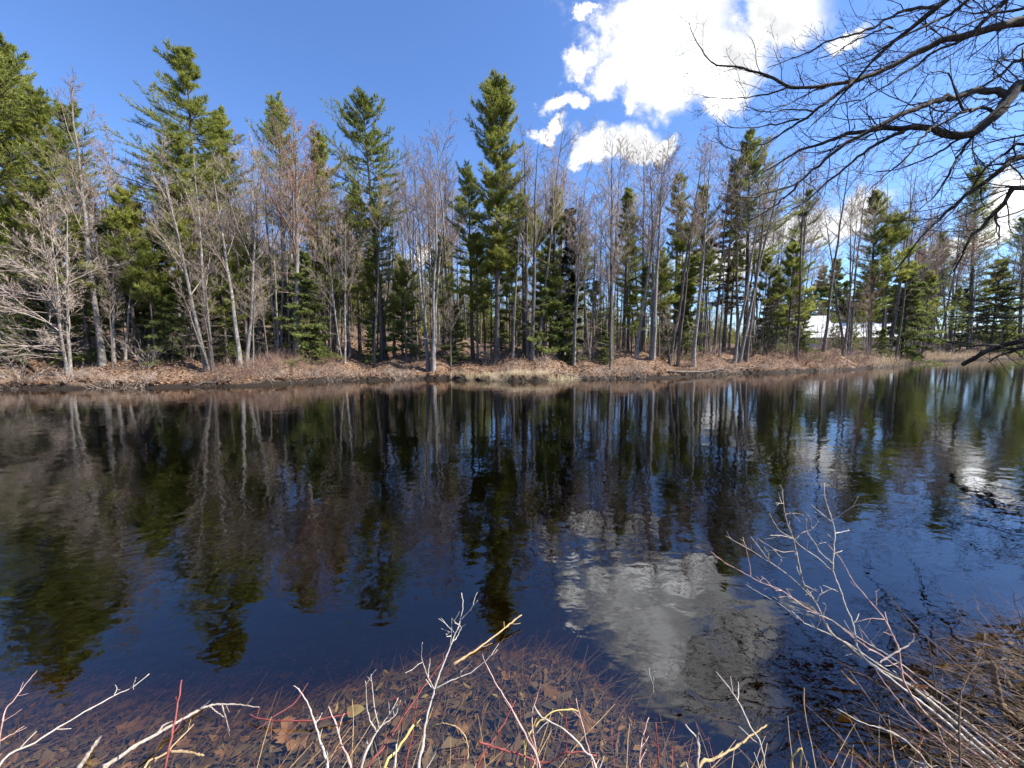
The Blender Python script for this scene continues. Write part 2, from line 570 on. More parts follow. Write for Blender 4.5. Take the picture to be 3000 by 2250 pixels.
def ground_material():
    m, t, out = material('leaf_litter_ground')
    pos = t.node('ShaderNodeNewGeometry').outputs['Position']
    z = t.node('ShaderNodeSeparateXYZ', {'Vector': pos}).outputs['Z']
    v1 = t.node('ShaderNodeTexVoronoi', {'Vector': pos, 'Scale': 11.0, 'Randomness': 1.0})
    v2 = t.node('ShaderNodeTexVoronoi', {'Vector': pos, 'Scale': 23.0, 'Randomness': 1.0})
    big = t.noise(pos, 0.6, 4.0, 0.6)
    fine = t.noise(pos, 40.0, 4.0, 0.7)
    s1 = t.node('ShaderNodeSeparateColor', {'Color': v1.outputs['Color']}).outputs[0]
    s2 = t.node('ShaderNodeSeparateColor', {'Color': v2.outputs['Color']}).outputs[1]
    f = t.math('ADD', t.math('MULTIPLY', s1, 0.45), t.math('MULTIPLY', s2, 0.35))
    f = t.math('ADD', f, t.math('MULTIPLY', fine.outputs[0], 0.25))
    c = t.ramp(f, [(0.12, (0.040, 0.027, 0.021)), (0.42, (0.120, 0.073, 0.048)), (0.66, (0.215, 0.135, 0.085)), (0.92, (0.34, 0.235, 0.15))])
    c = t.mix(t.smooth(big.outputs[0], 0.42, 0.68), c, t.mix(0.55, c, (0.085, 0.062, 0.05)))
    silt = t.ramp(t.noise(pos, 6.0, 5.0, 0.65).outputs[0], [(0.3, (0.035, 0.026, 0.018)), (0.7, (0.11, 0.08, 0.052))])
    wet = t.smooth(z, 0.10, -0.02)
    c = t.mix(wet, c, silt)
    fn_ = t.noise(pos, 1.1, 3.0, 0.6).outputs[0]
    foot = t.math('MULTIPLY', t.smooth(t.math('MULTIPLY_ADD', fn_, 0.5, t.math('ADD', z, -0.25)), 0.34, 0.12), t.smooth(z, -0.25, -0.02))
    c = t.mix(foot, c, (0.022, 0.016, 0.012))  # ragged dark waterline band: wet mud, with undercut shade put into the colour
    h = t.math('ADD', t.math('MULTIPLY', v1.outputs['Distance'], 0.6), t.math('MULTIPLY', fine.outputs[0], 0.5))
    bp = t.node('ShaderNodeBump', {'Height': h, 'Strength': 0.9, 'Distance': 0.05})
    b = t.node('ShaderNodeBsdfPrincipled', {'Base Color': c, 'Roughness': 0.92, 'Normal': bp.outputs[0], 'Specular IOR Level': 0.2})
    t.l.new(b.outputs[0], out.inputs[0])
    return m


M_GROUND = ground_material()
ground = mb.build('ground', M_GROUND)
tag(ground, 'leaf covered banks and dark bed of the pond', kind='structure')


# ------------------------------------------------------------------ water
def water_material():
    m, t, out = material('pond_water')
    pos = t.node('ShaderNodeNewGeometry').outputs['Position']
    mp = t.node('ShaderNodeMapping', {'Vector': pos, 'Rotation': (0, 0, math.radians(-24)), 'Scale': (1.0, 1.6, 1.0)})
    swell = t.noise(mp.outputs[0], 1.15, 2.0, 0.5, 0.3)
    rip = t.noise(mp.outputs[0], 4.2, 2.0, 0.5, 0.4)
    cat = t.noise(mp.outputs[0], 12.0, 2.0, 0.5, 0.3)
    patch = t.noise(pos, 0.11, 3.0, 0.6)
    breeze = t.smooth(patch.outputs[0], 0.46, 0.66)
    # a breath of wind on the two far corners of the pond
    sx = t.node('ShaderNodeSeparateXYZ', {'Vector': pos})
    amp = t.math('MULTIPLY_ADD', breeze, 1.1, 0.35)
    h = t.math('MULTIPLY', swell.outputs[0], 0.0070)
    h = t.math('ADD', h, t.math('MULTIPLY', rip.outputs[0], 0.0020))
    h = t.math('ADD', h, t.math('MULTIPLY', cat.outputs[0], t.math('MULTIPLY', amp, 0.00055)))
    bp = t.node('ShaderNodeBump', {'Height': h, 'Strength': 1.0, 'Distance': 1.0})
    fr = t.node('ShaderNodeFresnel', {'IOR': 1.82, 'Normal': bp.outputs[0]})
    gl = t.node('ShaderNodeBsdfGlossy', {'Color': (0.97, 0.98, 1.0, 1), 'Roughness': 0.0, 'Normal': bp.outputs[0]})
    tr = t.node('ShaderNodeBsdfTransparent', {'Color': (0.97, 0.96, 0.93, 1)})
    # seen from below the sheet simply lets the light through (no bending, so no total reflection)
    bf = t.node('ShaderNodeNewGeometry').outputs['Backfacing']
    fac = t.math('MULTIPLY', fr.outputs[0], t.math('SUBTRACT', 1.0, bf))
    mx = t.node('ShaderNodeMixShader', {'Fac': fac})
    t.l.new(tr.outputs[0], mx.inputs[1])
    t.l.new(gl.outputs[0], mx.inputs[2])
    t.l.new(mx.outputs[0], out.inputs['Surface'])
    va = t.node('ShaderNodeVolumeAbsorption', {'Color': (0.66, 0.56, 0.36, 1), 'Density': 1.9})
    t.l.new(va.outputs[0], out.inputs['Volume'])
    return m


mb = MB()
x0, x1, y0, y1, zb = -110.0, 140.0, 0.2, 100.0, -6.0
V = [(x0, y0, 0), (x1, y0, 0), (x1, y1, 0), (x0, y1, 0), (x0, y0, zb), (x1, y0, zb), (x1, y1, zb), (x0, y1, zb)]
mb.add(V, [(0, 1, 2, 3), (7, 6, 5, 4), (0, 4, 5, 1), (1, 5, 6, 2), (2, 6, 7, 3), (3, 7, 4, 0)])
water = mb.build('water', water_material(), smooth=False)
tag(water, 'calm dark pond water mirroring the trees', kind='structure')


# ------------------------------------------------------------------ trees
def trunk_line(rng, H, lean, npts=12, wig=0.02, bow=0.0):
    t = np.linspace(0, 1, npts)
    P = np.zeros((npts, 3))
    w1 = np.cumsum(rng.normal(0, wig * H / npts, (npts, 2)), 0)
    P[:, :2] = lean[None, :] * t[:, None] + w1 - w1[-1] * t[:, None]
    P[:, 0] += bow * np.sin(math.pi * t) * H
    P[:, 2] = H * t
    P[0, 2] = -0.35
    return P


def bare_parts(rng, H, r, lean=(0, 0), stems=1, base=0.32, spread=1.0, fine=6, limbs=13, wig=0.03, up=0.07, dead=6, buds=0.0, twig_r=0.0055, bow=0.0):
    """Trunk builders and one crown builder of a leafless tree, standing on the origin."""
    lean = np.array(lean, float)
    trunks, crown, bud = [], MB(), None
    lines, rads = [], []
    for s in range(stems):
        off = np.zeros(2)
        hh = H
        ln = lean.copy()
        if stems > 1:
            th = 6.283 * s / stems + rng.uniform(0, 1)
            off = np.array([math.cos(th), 0.6 * math.sin(th)]) * r * 1.5
            ln = lean + np.array([math.cos(th), math.sin(th)]) * H * rng.uniform(0.03, 0.10)
            hh = H * rng.uniform(0.82, 1.0) if s else H
        P = trunk_line(rng, hh, ln, 14, wig, bow)
        P[:, :2] += off[None, :]
        t = np.linspace(0, 1, 14)
        rr = (r if stems == 1 else r * rng.uniform(0.7, 1.0)) * ((1 - t) ** 0.8 * 0.92 + 0.06)
        rr[0] *= 1.45
        rr[1] *= 1.05
        m = MB()
        tubes(m, P, rr, 8)
        trunks.append(m)
        lines.append(P)
        rads.append(rr)
    P0, R0 = np.array(lines), np.array(rads)
    nl = max(5, int(limbs / (stems ** 0.6)))
    C1, R1 = spawn(rng, P0, R0, nl, base, 0.97, 0.35, 0.85, 0.34 * spread, 6, up, 0.08, 0.5, 0.013, 0.3, lfall=0.62)
    tubes(crown, C1, R1, 4, tip=True)
    C2, R2 = spawn(rng, C1, R1, 8, 0.15, 1.0, 0.35, 0.8, 0.46, 4, up * 0.9, 0.12, 0.55, 0.009, 0.4)
    tubes(crown, C2, R2, 3, tip=True)
    C3, R3 = spawn(rng, C2, R2, 6, 0.15, 1.0, 0.35, 0.8, 0.50, 3, up * 0.9, 0.14, 0.6, twig_r * 1.3, 0.6)
    tubes(crown, C3, R3, 3, tip=True)
    last, lr = C3, R3
    if fine:
        C4, R4 = spawn(rng, C3, R3, fine, 0.15, 1.0, 0.3, 0.8, 0.58, 2, up * 0.7, 0.12, 0.7, twig_r * 1.1, 0.6)
        tubes(crown, C4, R4, 3, tip=True)
        last, lr = C4, R4
    if dead:
        D1, E1 = spawn(rng, P0, R0, dead, 0.10, base + 0.1, 1.0, 1.6, 0.13, 5, 0.0, 0.10, 0.16, 0.008, 0.3)
        tubes(crown, D1, E1, 3, tip=True)
        D2, E2 = spawn(rng, D1, E1, 6, 0.3, 1.0, 0.4, 0.9, 0.45, 3, 0.0, 0.12, 0.6, 0.006, 0.5)
        tubes(crown, D2, E2, 3, tip=True)
        D3, E3 = spawn(rng, D2, E2, 3, 0.2, 1.0, 0.4, 0.9, 0.5, 2, 0.0, 0.12, 0.6, 0.005, 0.5)
        tubes(crown, D3, E3, 3, tip=True)
    if buds:
        bud = MB()
        sel = rng.random(len(last)) < buds
        p = last[sel][:, -1]
        blades(rng, bud, p, norm(rng.normal(0, 1, p.shape)), 4, 0.05, 0.045, 1.0)
    return trunks, crown, bud


def make_bare(name, loc, parts, mats=None, buds_mat=None):
    trunks, crown, bud = parts
    root = empty(name, loc)
    tm, cm = mats or (M_GREYBARK, M_TWIG)
    for m in trunks:
        m.build('trunk', tm, root)
    c = crown.build('crown', cm, root)
    if bud is not None:
        bud.build('buds', buds_mat or M_BUDS, c)
    return root


def pine_parts(rng, H, r, lean=(0, 0), base=0.45, width=0.17, shape='plume', gap=0.55, per=5, tuft=5, blade=0.25, bw=0.032, asym=(0, 0), droop=0.0,
               dens=1.0, dead=22, keep=0.86, wig=0.012, lift=0.10, rise=0.85, pw=0.55):
    """Trunk, branch and needle builders of an evergreen standing on the origin."""
    lean = np.array(lean, float)
    P = trunk_line(rng, H, lean, 14, wig)
    t = np.linspace(0, 1, 14)
    R = r * ((1 - t) ** 0.85 * 0.95 + 0.03)
    R[0] *= 1.35
    tr, br, ne = MB(), MB(), MB()
    tubes(tr, P, R, 9)
    pos, dirs, Ls = [], [], []
    z = base * H
    asym = np.array(asym, float)
    while z < H * 0.985:
        f = (z / H - base) / (1 - base)
        if shape == 'plume':          # white pine: widest low down, ragged, brush-like head
            w0 = (0.55 + 0.45 * math.sin(min(f * 2.2, 1) * math.pi / 2)) * (1 - f) ** pw + 0.03
        elif shape == 'column':
            w0 = (0.45 + 0.55 * math.sin(min(f * 4, 1) * math.pi / 2)) * (1 - f) ** 0.33 * 0.95 + 0.05
        else:                         # cone
            w0 = (1 - f) ** 0.9 + 0.04
        k = int(per + rng.integers(-1, 2))
        if shape != 'cone':
            w0 *= rng.uniform(0.62, 1.25)
        ph = rng.uniform(0, 6.28)
        for q in range(max(2, k)):
            if rng.random() > keep:
                continue
            th = ph + 6.283 * q / k + rng.normal(0, 0.3)
            hd = np.array([math.cos(th), math.sin(th)])
            L = H * width * w0 * rng.uniform(0.5, 1.25) * max(0.25, 1 + float(hd @ asym))
            el = (-0.05 + rise * f ** 1.3 + rng.normal(0, 0.12)) if shape != 'cone' else (-0.15 + 0.7 * f + rng.normal(0, 0.08))
            el -= droop
            zz_ = z + rng.normal(0, 0.10)
            pos.append(np.array([np.interp(zz_, P[:, 2], P[:, 0]), np.interp(zz_, P[:, 2], P[:, 1]), zz_]))
            dirs.append(np.array([hd[0] * math.cos(el), hd[1] * math.cos(el), math.sin(el)]))
            Ls.append(max(L, 0.25))
        z += gap * (1 - 0.45 * f) * rng.uniform(0.75, 1.25)
    pos, dirs, Ls = np.array(pos), np.array(dirs), np.array(Ls)
    npts = 7
    C1 = grow(rng, pos, dirs, Ls, npts, lift * 0.8, 0.06)
    rb = np.clip(Ls * 0.012 + 0.006, 0.008, 0.05)
    R1 = rb[:, None] * np.linspace(1, 0.3, npts)[None, :]
    tubes(br, C1, R1, 3, tip=True)
    k2 = max(4, int(12 * dens))
    C2, R2 = spawn(rng, C1, R1, k2, 0.16, 1.0, 0.5, 1.1, 0.32, 3, lift * 0.7, 0.09, 0.5, 0.005, 0.5, flat=True, lfall=0.45)
    tubes(br, C2, R2, 3, tip=True)
    kt = max(3, int(round(5 * dens)))
    tt = np.linspace(0.3, 1.0, kt)[None, :] + np.zeros((len(C2), 1))
    tt = np.clip(tt + rng.normal(0, 0.07, tt.shape), 0, 1)
    p, T, _ = sample(C2, R2, tt)
    p, T = p.reshape(-1, 3), T.reshape(-1, 3)
    p1, T1, _ = sample(C1, R1, np.linspace(0.55, 1.0, 6)[None, :] + np.zeros((len(C1), 1)))
    p = np.concatenate([p, p1.reshape(-1, 3)])
    T = np.concatenate([T, T1.reshape(-1, 3)])
    T = norm(T + np.array([0, 0, 0.35]))
    out_ = p - np.column_stack([np.interp(p[:, 2], P[:, 2], P[:, 0]), np.interp(p[:, 2], P[:, 2], P[:, 1]), p[:, 2] - 0.0])
    out_[:, 2] = 0
    blades(rng, ne, p, T, tuft, blade, bw, 0.60, face=norm(out_) * 0.75 + np.array([0, 0, 0.75]))
    if dead:
        D1, E1 = spawn(rng, P[None], R[None], dead, 0.10, base + 0.05, 1.2, 1.7, 0.085, 5, -0.02, 0.08, 0.10, 0.008, 0.3)
        tubes(br, D1, E1, 3, tip=True)
        D2, E2 = spawn(rng, D1, E1, 4, 0.3, 1.0, 0.5, 1.0, 0.4, 2, 0.0, 0.1, 0.6, 0.005, 0.5)
        tubes(br, D2, E2, 3, tip=True)
    return tr, br, ne


def make_pine(name, loc, parts, needle=None, barkm=None):
    tr, br, ne = parts
    root = empty(name, loc)
    tr.build('trunk', barkm or M_PINEBARK, root)
    c = br.build('crown', barkm or M_PINEBARK, root)
    ne.build('needles', needle or M_PINE, c)
    return root


def copy_tree(root, loc, rz=0.0, s=1.0, sz=None):
    r2 = root.copy()
    for k in list(r2.keys()):
        del r2[k]
    COL.objects.link(r2)
    r2.location = tuple(float(v) for v in loc)
    r2.rotation_euler = (0, 0, rz)
    r2.scale = (s, s, sz or s)
    for ch in root.children:
        c = ch.copy()
        COL.objects.link(c)
        c.parent = r2
        for g in ch.children:
            d = g.copy()
            COL.objects.link(d)
            d.parent = c
    return r2


def place(px, depth, top_px, top_py):
    """Foot, height and lean of a tree whose foot is seen at px and whose top at (top_px, top_py)."""
    x = at(px, 1040, depth)[0]
    z = gz(x, depth)
    T = at(top_px, top_py, depth)
    return (x, depth, z), T[2] - z, (T[0] - x, 0.0)


def shore(px):
    """Depth of the far waterline in the direction px."""
    u = at(px, 1050, 1.0)[0]
    ys = np.linspace(12, 90, 800)
    f = ys - far_line(u * ys)
    k = int(np.argmax(f > 0))
    return float(ys[k])


# evergreens one can pick out: (foot px, metres behind waterline, top px, top py, options, label)
PINES = [
    (-70, 5, -60, 60, dict(base=0.10, width=0.23, dens=1.15, asym=(0.2, 0)), 'towering white pine at the very edge of the picture, branched to the ground'),
    (40, 7, 18, 118, dict(base=0.16, width=0.17, dens=1.1), 'tall yellow-green pine with pointed top behind the sprawling pale tree'),
    (150, 6, 108, 285, dict(base=0.20, width=0.21, dens=1.1), 'broad pine with sunlit yellowish skirts right of the tallest corner pine'),
    (215, 9, 190, 305, dict(copy=1), 'dark topped pine peeping out behind the thin leaning bare tree'),
    (592, 7.5, 548, 150, dict(base=0.47, width=0.25, dens=1.2, asym=(-0.30, 0), gap=0.5, per=5, lift=0.05, rise=0.60, pw=0.85), 'lone tall pine with long swooping bough reaching out over the gap'),
    (470, 5.5, 520, 365, dict(copy=1), 'rounded green pine below the long swooping bough'),
    (640, 10, 645, 345, dict(copy=1), 'lower pine shoulder just right of the swooping pine'),
    (840, 9, 815, 305, dict(base=0.52, width=0.20, lift=0.22, keep=0.7, gap=0.6), 'pine with brush-like upswept plumes above reddish twigs'),
    (930, 12, 935, 400, dict(copy=1), 'half hidden pine between the plumed pine and the round headed pine'),
    (1127, 5, 1062, 292, dict(base=0.52, width=0.22, dens=1.15, asym=(-0.1, 0)), 'round headed sunny pine on a straight bare dark trunk'),
    (1055, 8, 1040, 560, dict(copy=1), 'shaded shorter pine left of the straight bare dark trunk'),
    (1456, 3.6, 1456, 248, dict(base=0.34, width=0.135, shape='column', dens=1.25, gap=0.42, per=6), 'tallest columnar pine in the middle of the far bank'),
    (1385, 5, 1372, 500, dict(copy=1), 'dark slender pine leaning against the tall columnar pine'),
    (1535, 5, 1530, 560, dict(copy=1), 'pine with black trunk just right of the columnar pine'),
    (1612, 7, 1628, 560, dict(base=0.25, width=0.17, dens=1.1), 'light green feathery pine right of the clump of tall bare maples'),
    (1715, 11, 1710, 690, dict(copy=1), 'short pine with yellowish boughs between thin trunks'),
    (1826, 7, 1842, 560, dict(base=0.42, width=0.15, keep=0.75), 'thin ragged pine under the flat based cloud'),
    (1975, 8, 1990, 508, dict(base=0.55, width=0.10, keep=0.7), 'narrow tufted pine left of the grey topped pine'),
    (2045, 9, 2062, 545, dict(base=0.5, width=0.12, keep=0.75), 'grey topped pine standing beside the brown topped spruce'),
    (2185, 4.5, 2196, 392, dict(base=0.42, width=0.19, dens=1.1, gap=0.6, asym=(0.25, 0)), 'big dark pine behind the tips of the overhanging limbs'),
    (2280, 7, 2370, 560, dict(base=0.40, width=0.17, gap=1.1, per=4, keep=0.7, asym=(0.35, 0)), 'pine with separate flat green boughs like shelves'),
    (2545, 7, 2566, 560, dict(base=0.22, width=0.17, keep=0.8), 'shaggy pine in front of the fan of reddish twigs'),
    (2840, 9, 2862, 492, dict(base=0.25, width=0.18, dens=1.05), 'tall pine under the white cloud at the edge of the sky'),
    (2985, 7, 3000, 640, dict(base=0.12, width=0.26, gap=0.8), 'spreading pine with shelf-like boughs at the right edge'),
    (3110, 9, 3120, 600, dict(copy=1), 'pine whose boughs just reach into the right edge'),
]
POOL = []
for i in range(4):
    rng = np.random.default_rng(150 + i)
    POOL.append(pine_parts(rng, 16.0, 0.19, (0, 0), base=(0.58, 0.48, 0.52, 0.40)[i], width=(0.17, 0.18, 0.15, 0.20)[i], keep=(0.8, 0.86, 0.8, 0.86)[i], dens=1.05, gap=0.52))
POOL_ROOT = [make_pine('pine_tree', (0, 0, 0), p_) for p_ in POOL]
pool_used = set()


def from_pool(pool, used_, i, loc, H, H0, lean, rz):
    """The i-th grown tree of a pool, set down at loc with height H: the tree itself the first time, then copies."""
    src = pool[i]
    s_ = H / H0
    if i not in used_:
        used_.add(i)
        o_ = src
        o_.location = tuple(float(v) for v in loc)
        o_.scale = (s_, s_, s_)
    else:
        o_ = copy_tree(src, loc, 0, s_)
    o_.rotation_mode = 'ZYX'
    o_.rotation_euler = (0, 0, rz)
    if abs(lean) > 1e-3:
        o_.rotation_mode = 'XYZ'
        o_.rotation_euler = (0, math.atan2(lean, H), rz) if False else (math.atan2(lean, H) * math.sin(rz), math.atan2(lean, H) * math.cos(rz), rz)
    return o_


for i, (px, back, tpx, tpy, opt, label) in enumerate(PINES):
    rng = np.random.default_rng(100 + i)
    dep = shore(px) + back
    loc, H, lean = place(px, dep, tpx, tpy)
    if 'copy' in opt:
        o = from_pool(POOL_ROOT, pool_used, (i * 3 + 1) % 4, loc, H, 16.0, lean[0], i * 1.7)
    else:
        o = make_pine('pine_tree', loc, pine_parts(rng, H, 0.011 * H + 0.03, lean, **opt))
    tag(o, label, 'pine tree', 'tall pines on the far bank')

G = (M_GREYBARK, M_TWIG)
RD = (M_GREYBARK, M_REDTWIG)
DK = (M_DARKBARK, M_TWIG)
# leafless trees one can pick out: (foot px, metres behind waterline, top px, top py, radius, materials, options, label)
HID = {960, 1330, 1642, 2090, 2330, 2480, 2770, 2930, 395, 470, 690, 240}
BARES = [
    (300, 2.2, 205, 225, 0.15, G, dict(base=0.40, spread=0.8, limbs=13), 'thin pale tree leaning left with its bare tip above the pines'),
    (612, 2.3, 520, 430, 0.13, G, dict(stems=3, base=0.30, spread=1.0, dead=8), 'triple stemmed pale tree leaning left at the bank edge'),
    (712, 2.6, 690, 470, 0.14, G, dict(stems=2, base=0.35), 'twin grey trunks standing close together behind the red brush'),
    (815, 3.2, 800, 395, 0.10, G, dict(stems=3, base=0.45, spread=0.8), 'clump of slim straight pale trunks left of the thick grey maple'),
    (872, 2.4, 868, 385, 0.19, RD, dict(base=0.38, spread=1.15, limbs=17, fine=8, buds=0.1), 'thick grey maple with a wide haze of reddish twigs'),
    (960, 5, 955, 420, 0.12, RD, dict(base=0.42, spread=1.2, fine=8), 'bare reddish crown between the plumed pine and round headed pine'),
    (1005, 2.0, 985, 640, 0.07, G, dict(stems=3, base=0.35, fine=8), 'low cluster of whitish thin trunks above the leaf bank'),
    (1262, 1.3, 1255, 440, 0.14, G, dict(stems=4, base=0.40, spread=1.05, limbs=16), 'clump of four grey trunks rising from one stool at the waterside'),
    (1205, 6, 1215, 470, 0.10, RD, dict(base=0.4, spread=1.0), 'slim bare tree with lilac twigs right of the round headed pine'),
    (1330, 7, 1325, 420, 0.09, RD, dict(base=0.5, spread=0.8), 'slender bare tree leaning on the columnar pine'),
    (1562, 3.4, 1590, 330, 0.16, DK, dict(stems=3, base=0.42, spread=0.85, limbs=17), 'clump of tall bare maples right beside the columnar pine'),
    (1642, 8, 1660, 400, 0.09, RD, dict(base=0.4, spread=0.9), 'fine twigged bare tree behind the clump of tall maples'),
    (1680, 3.2, 1700, 600, 0.12, G, dict(base=0.45, spread=0.8, fine=8), 'grey tree with a bent fork left of the cloud'),
    (1735, 3.6, 1720, 560, 0.12, DK, dict(stems=2, base=0.5, spread=0.8, fine=8), 'pair of dark trunks side by side near the bank top'),
    (1792, 3.4, 1795, 415, 0.15, DK, dict(base=0.42, spread=1.0, limbs=16), 'tall straight bare maple spread against the flat based cloud'),
    (1862, 3.6, 1960, 420, 0.14, G, dict(base=0.5, spread=0.9), 'grey trunk curving right below the cloud end'),
    (1912, 3.0, 1935, 440, 0.15, G, dict(stems=3, base=0.48, spread=0.8, buds=0.12), 'close set trio of grey trunks with reddish buds'),
    (1962, 3.4, 2060, 440, 0.13, DK, dict(base=0.5, spread=0.85), 'dark trunk slanting right beyond the close set trio'),
    (2033, 2.4, 2085, 430, 0.15, G, dict(base=0.45, spread=0.9, buds=0.10), 'single grey trunk standing forward on the bank top'),
    (2090, 6, 2120, 450, 0.10, DK, dict(base=0.5, spread=0.9), 'thin dark trunk between the forward grey trunk and the slanting pair'),
    (2160, 2.4, 2290, 420, 0.14, G, dict(stems=2, base=0.45, spread=0.9), 'pair of grey trunks slanting right from the water edge'),
    (2330, 6, 2340, 560, 0.10, DK, dict(stems=2, base=0.4, spread=0.9, buds=0.25), 'dark twin stems thick with red buds near the house roof'),
    (2412, 6, 2500, 420, 0.14, DK, dict(base=0.5, spread=1.0), 'tall dark trunk slanting right in front of the white roof'),
    (2480, 7, 2530, 520, 0.11, DK, dict(stems=2, base=0.4, spread=1.0, buds=0.15), 'dark stems right of the slanting trunk by the roof'),
    (2600, 8, 2640, 470, 0.16, RD, dict(stems=4, base=0.33, spread=1.05, limbs=20, fine=8, up=0.10), 'wide fan of reddish upright twigs below the blue gap'),
    (2690, 10, 2720, 520, 0.13, RD, dict(stems=3, base=0.35, spread=1.0, fine=8), 'reddish bare tree right of the wide twig fan'),
    (2770, 9, 2800, 600, 0.11, DK, dict(stems=2, base=0.3, spread=1.1, buds=0.15), 'dark bare tree above the black evergreen thicket'),
    (2930, 9, 2960, 690, 0.10, DK, dict(base=0.3, spread=1.2), 'bare tree tangled in the right edge pines'),
    (395, 5.5, 330, 420, 0.10, RD, dict(base=0.35, spread=1.2, fine=8), 'brownish bare tree between the leaning pale tree and swooping pine'),
    (470, 6.5, 455, 540, 0.10, RD, dict(base=0.3, spread=1.3, fine=8), 'bare rusty crown below the long swooping bough'),
    (690, 7, 690, 380, 0.11, G, dict(base=0.45, spread=1.1, fine=8), 'pale bare crown beside the lower pine shoulder'),
    (240, 5, 240, 520, 0.09, RD, dict(base=0.3, spread=1.2, fine=8), 'thin brown tree behind the leaning pale tree'),
]
protos_b = []
for i in range(7):
    rng = np.random.default_rng(700 + i)
    pr = bare_parts(rng, 13.0, 0.105, (rng.uniform(-1, 1), rng.uniform(-1, 1)), stems=(1, 1, 2, 1, 1, 2, 3)[i], base=(0.50, 0.45, 0.52, 0.48, 0.55, 0.42, 0.50)[i], spread=rng.uniform(0.7, 0.95), limbs=13, fine=6, dead=9)
    protos_b.append(make_bare('bare_tree', (0, 0, 0), pr, (DK, G, RD, DK, G, RD, DK)[i]))
BTONE = ('dark', 'grey', 'reddish', 'dark', 'grey', 'reddish', 'dark')
b_used = set()
for i, (px, back, tpx, tpy, r, mats, opt, label) in enumerate(BARES):
    rng = np.random.default_rng(300 + i)
    dep = shore(px) + back
    loc, H, lean = place(px, dep, tpx, tpy)
    if px in HID:
        o = from_pool(protos_b, b_used, {M_REDTWIG: (2, 5), M_TWIG: (1, 4)}[mats[1]][i % 2] if mats[0] is M_GREYBARK else (0, 3, 6)[i % 3], loc, H, 13.0, lean[0], i * 1.9)
    else:
        o = make_bare('bare_tree', loc, bare_parts(rng, H, r, lean, **opt), mats)
    tag(o, label, 'tree', 'leafless trees on the far bank')

# the sprawling pale tree at the left edge, boughs held out flat over the water
rng = np.random.default_rng(41)
dep = shore(185) + 1.2
loc, H, lean = place(190, dep, 120, 560)
tr_, cr_, _ = bare_parts(rng, H, 0.085, lean, stems=3, base=0.18, spread=1.0, limbs=16, fine=6, up=0.02, twig_r=0.007)
o = make_bare('bare_tree', loc, (tr_, cr_, None), (M_GREYBARK, M_PALETWIG))
bough = MB()
for (ax, ay, L, k) in ((-1.0, -0.55, 5.2, 5), (-0.85, -0.8, 4.4, 4), (-1, -0.1, 5.0, 4), (0.6, -0.7, 2.6, 3)):
    st = np.array([[0.0, 0.0, z] for z in np.linspace(1.2, H * 0.55, k)]) + np.array([lean[0] * 0.2, 0, 0])
    dd = np.array([[ax, ay, rng.uniform(0.1, 0.5)] for _ in range(k)])
    C1 = grow(rng, st, dd, rng.uniform(0.7, 1.1, k) * L, 8, -0.02, 0.10)
    R1 = np.full((k, 1), 0.024) * np.linspace(1, 0.25, 8)[None, :]
    tubes(bough, C1, R1, 5)
    C2, R2 = spawn(rng, C1, R1, 10, 0.2, 1, 0.3, 0.8, 0.36, 5, 0.03, 0.12, 0.55, 0.009, 0.4)
    tubes(bough, C2, R2, 3, tip=True)
    C3, R3 = spawn(rng, C2, R2, 8, 0.15, 1, 0.3, 0.8, 0.42, 3, 0.03, 0.12, 0.6, 0.007, 0.5)
    tubes(bough, C3, R3, 3, tip=True)
    C4, R4 = spawn(rng, C3, R3, 4, 0.15, 1, 0.3, 0.8, 0.5, 2, 0.03, 0.12, 0.6, 0.006, 0.5)
    tubes(bough, C4, R4, 3, tip=True)
st = np.array([[0.0, 0.0, z] for z in (0.8, 1.1, 1.5, 1.9)])
C1 = grow(rng, st, np.array([[-1.0, -0.9, 0.25], [-1.0, -0.5, 0.2], [-0.6, -1.0, 0.3], [0.5, -1.0, 0.2]]), np.array([3.2, 3.8, 2.6, 2.2]), 8, -0.055, 0.10)
R1 = np.full((4, 1), 0.022) * np.linspace(1, 0.25, 8)[None, :]
tubes(bough, C1, R1, 5)
C2, R2 = spawn(rng, C1, R1, 12, 0.2, 1, 0.3, 0.9, 0.34, 5, -0.03, 0.12, 0.55, 0.008, 0.4)
tubes(bough, C2, R2, 3, tip=True)
C3, R3 = spawn(rng, C2, R2, 7, 0.15, 1, 0.3, 0.9, 0.42, 3, -0.02, 0.12, 0.6, 0.006, 0.5)
tubes(bough, C3, R3, 3, tip=True)
bough.build('boughs', M_PALETWIG, o)['kind'] = 'stuff'
tag(o, 'sprawling pinkish pale tree with boughs held flat over the water', 'tree', 'leafless trees on the far bank')

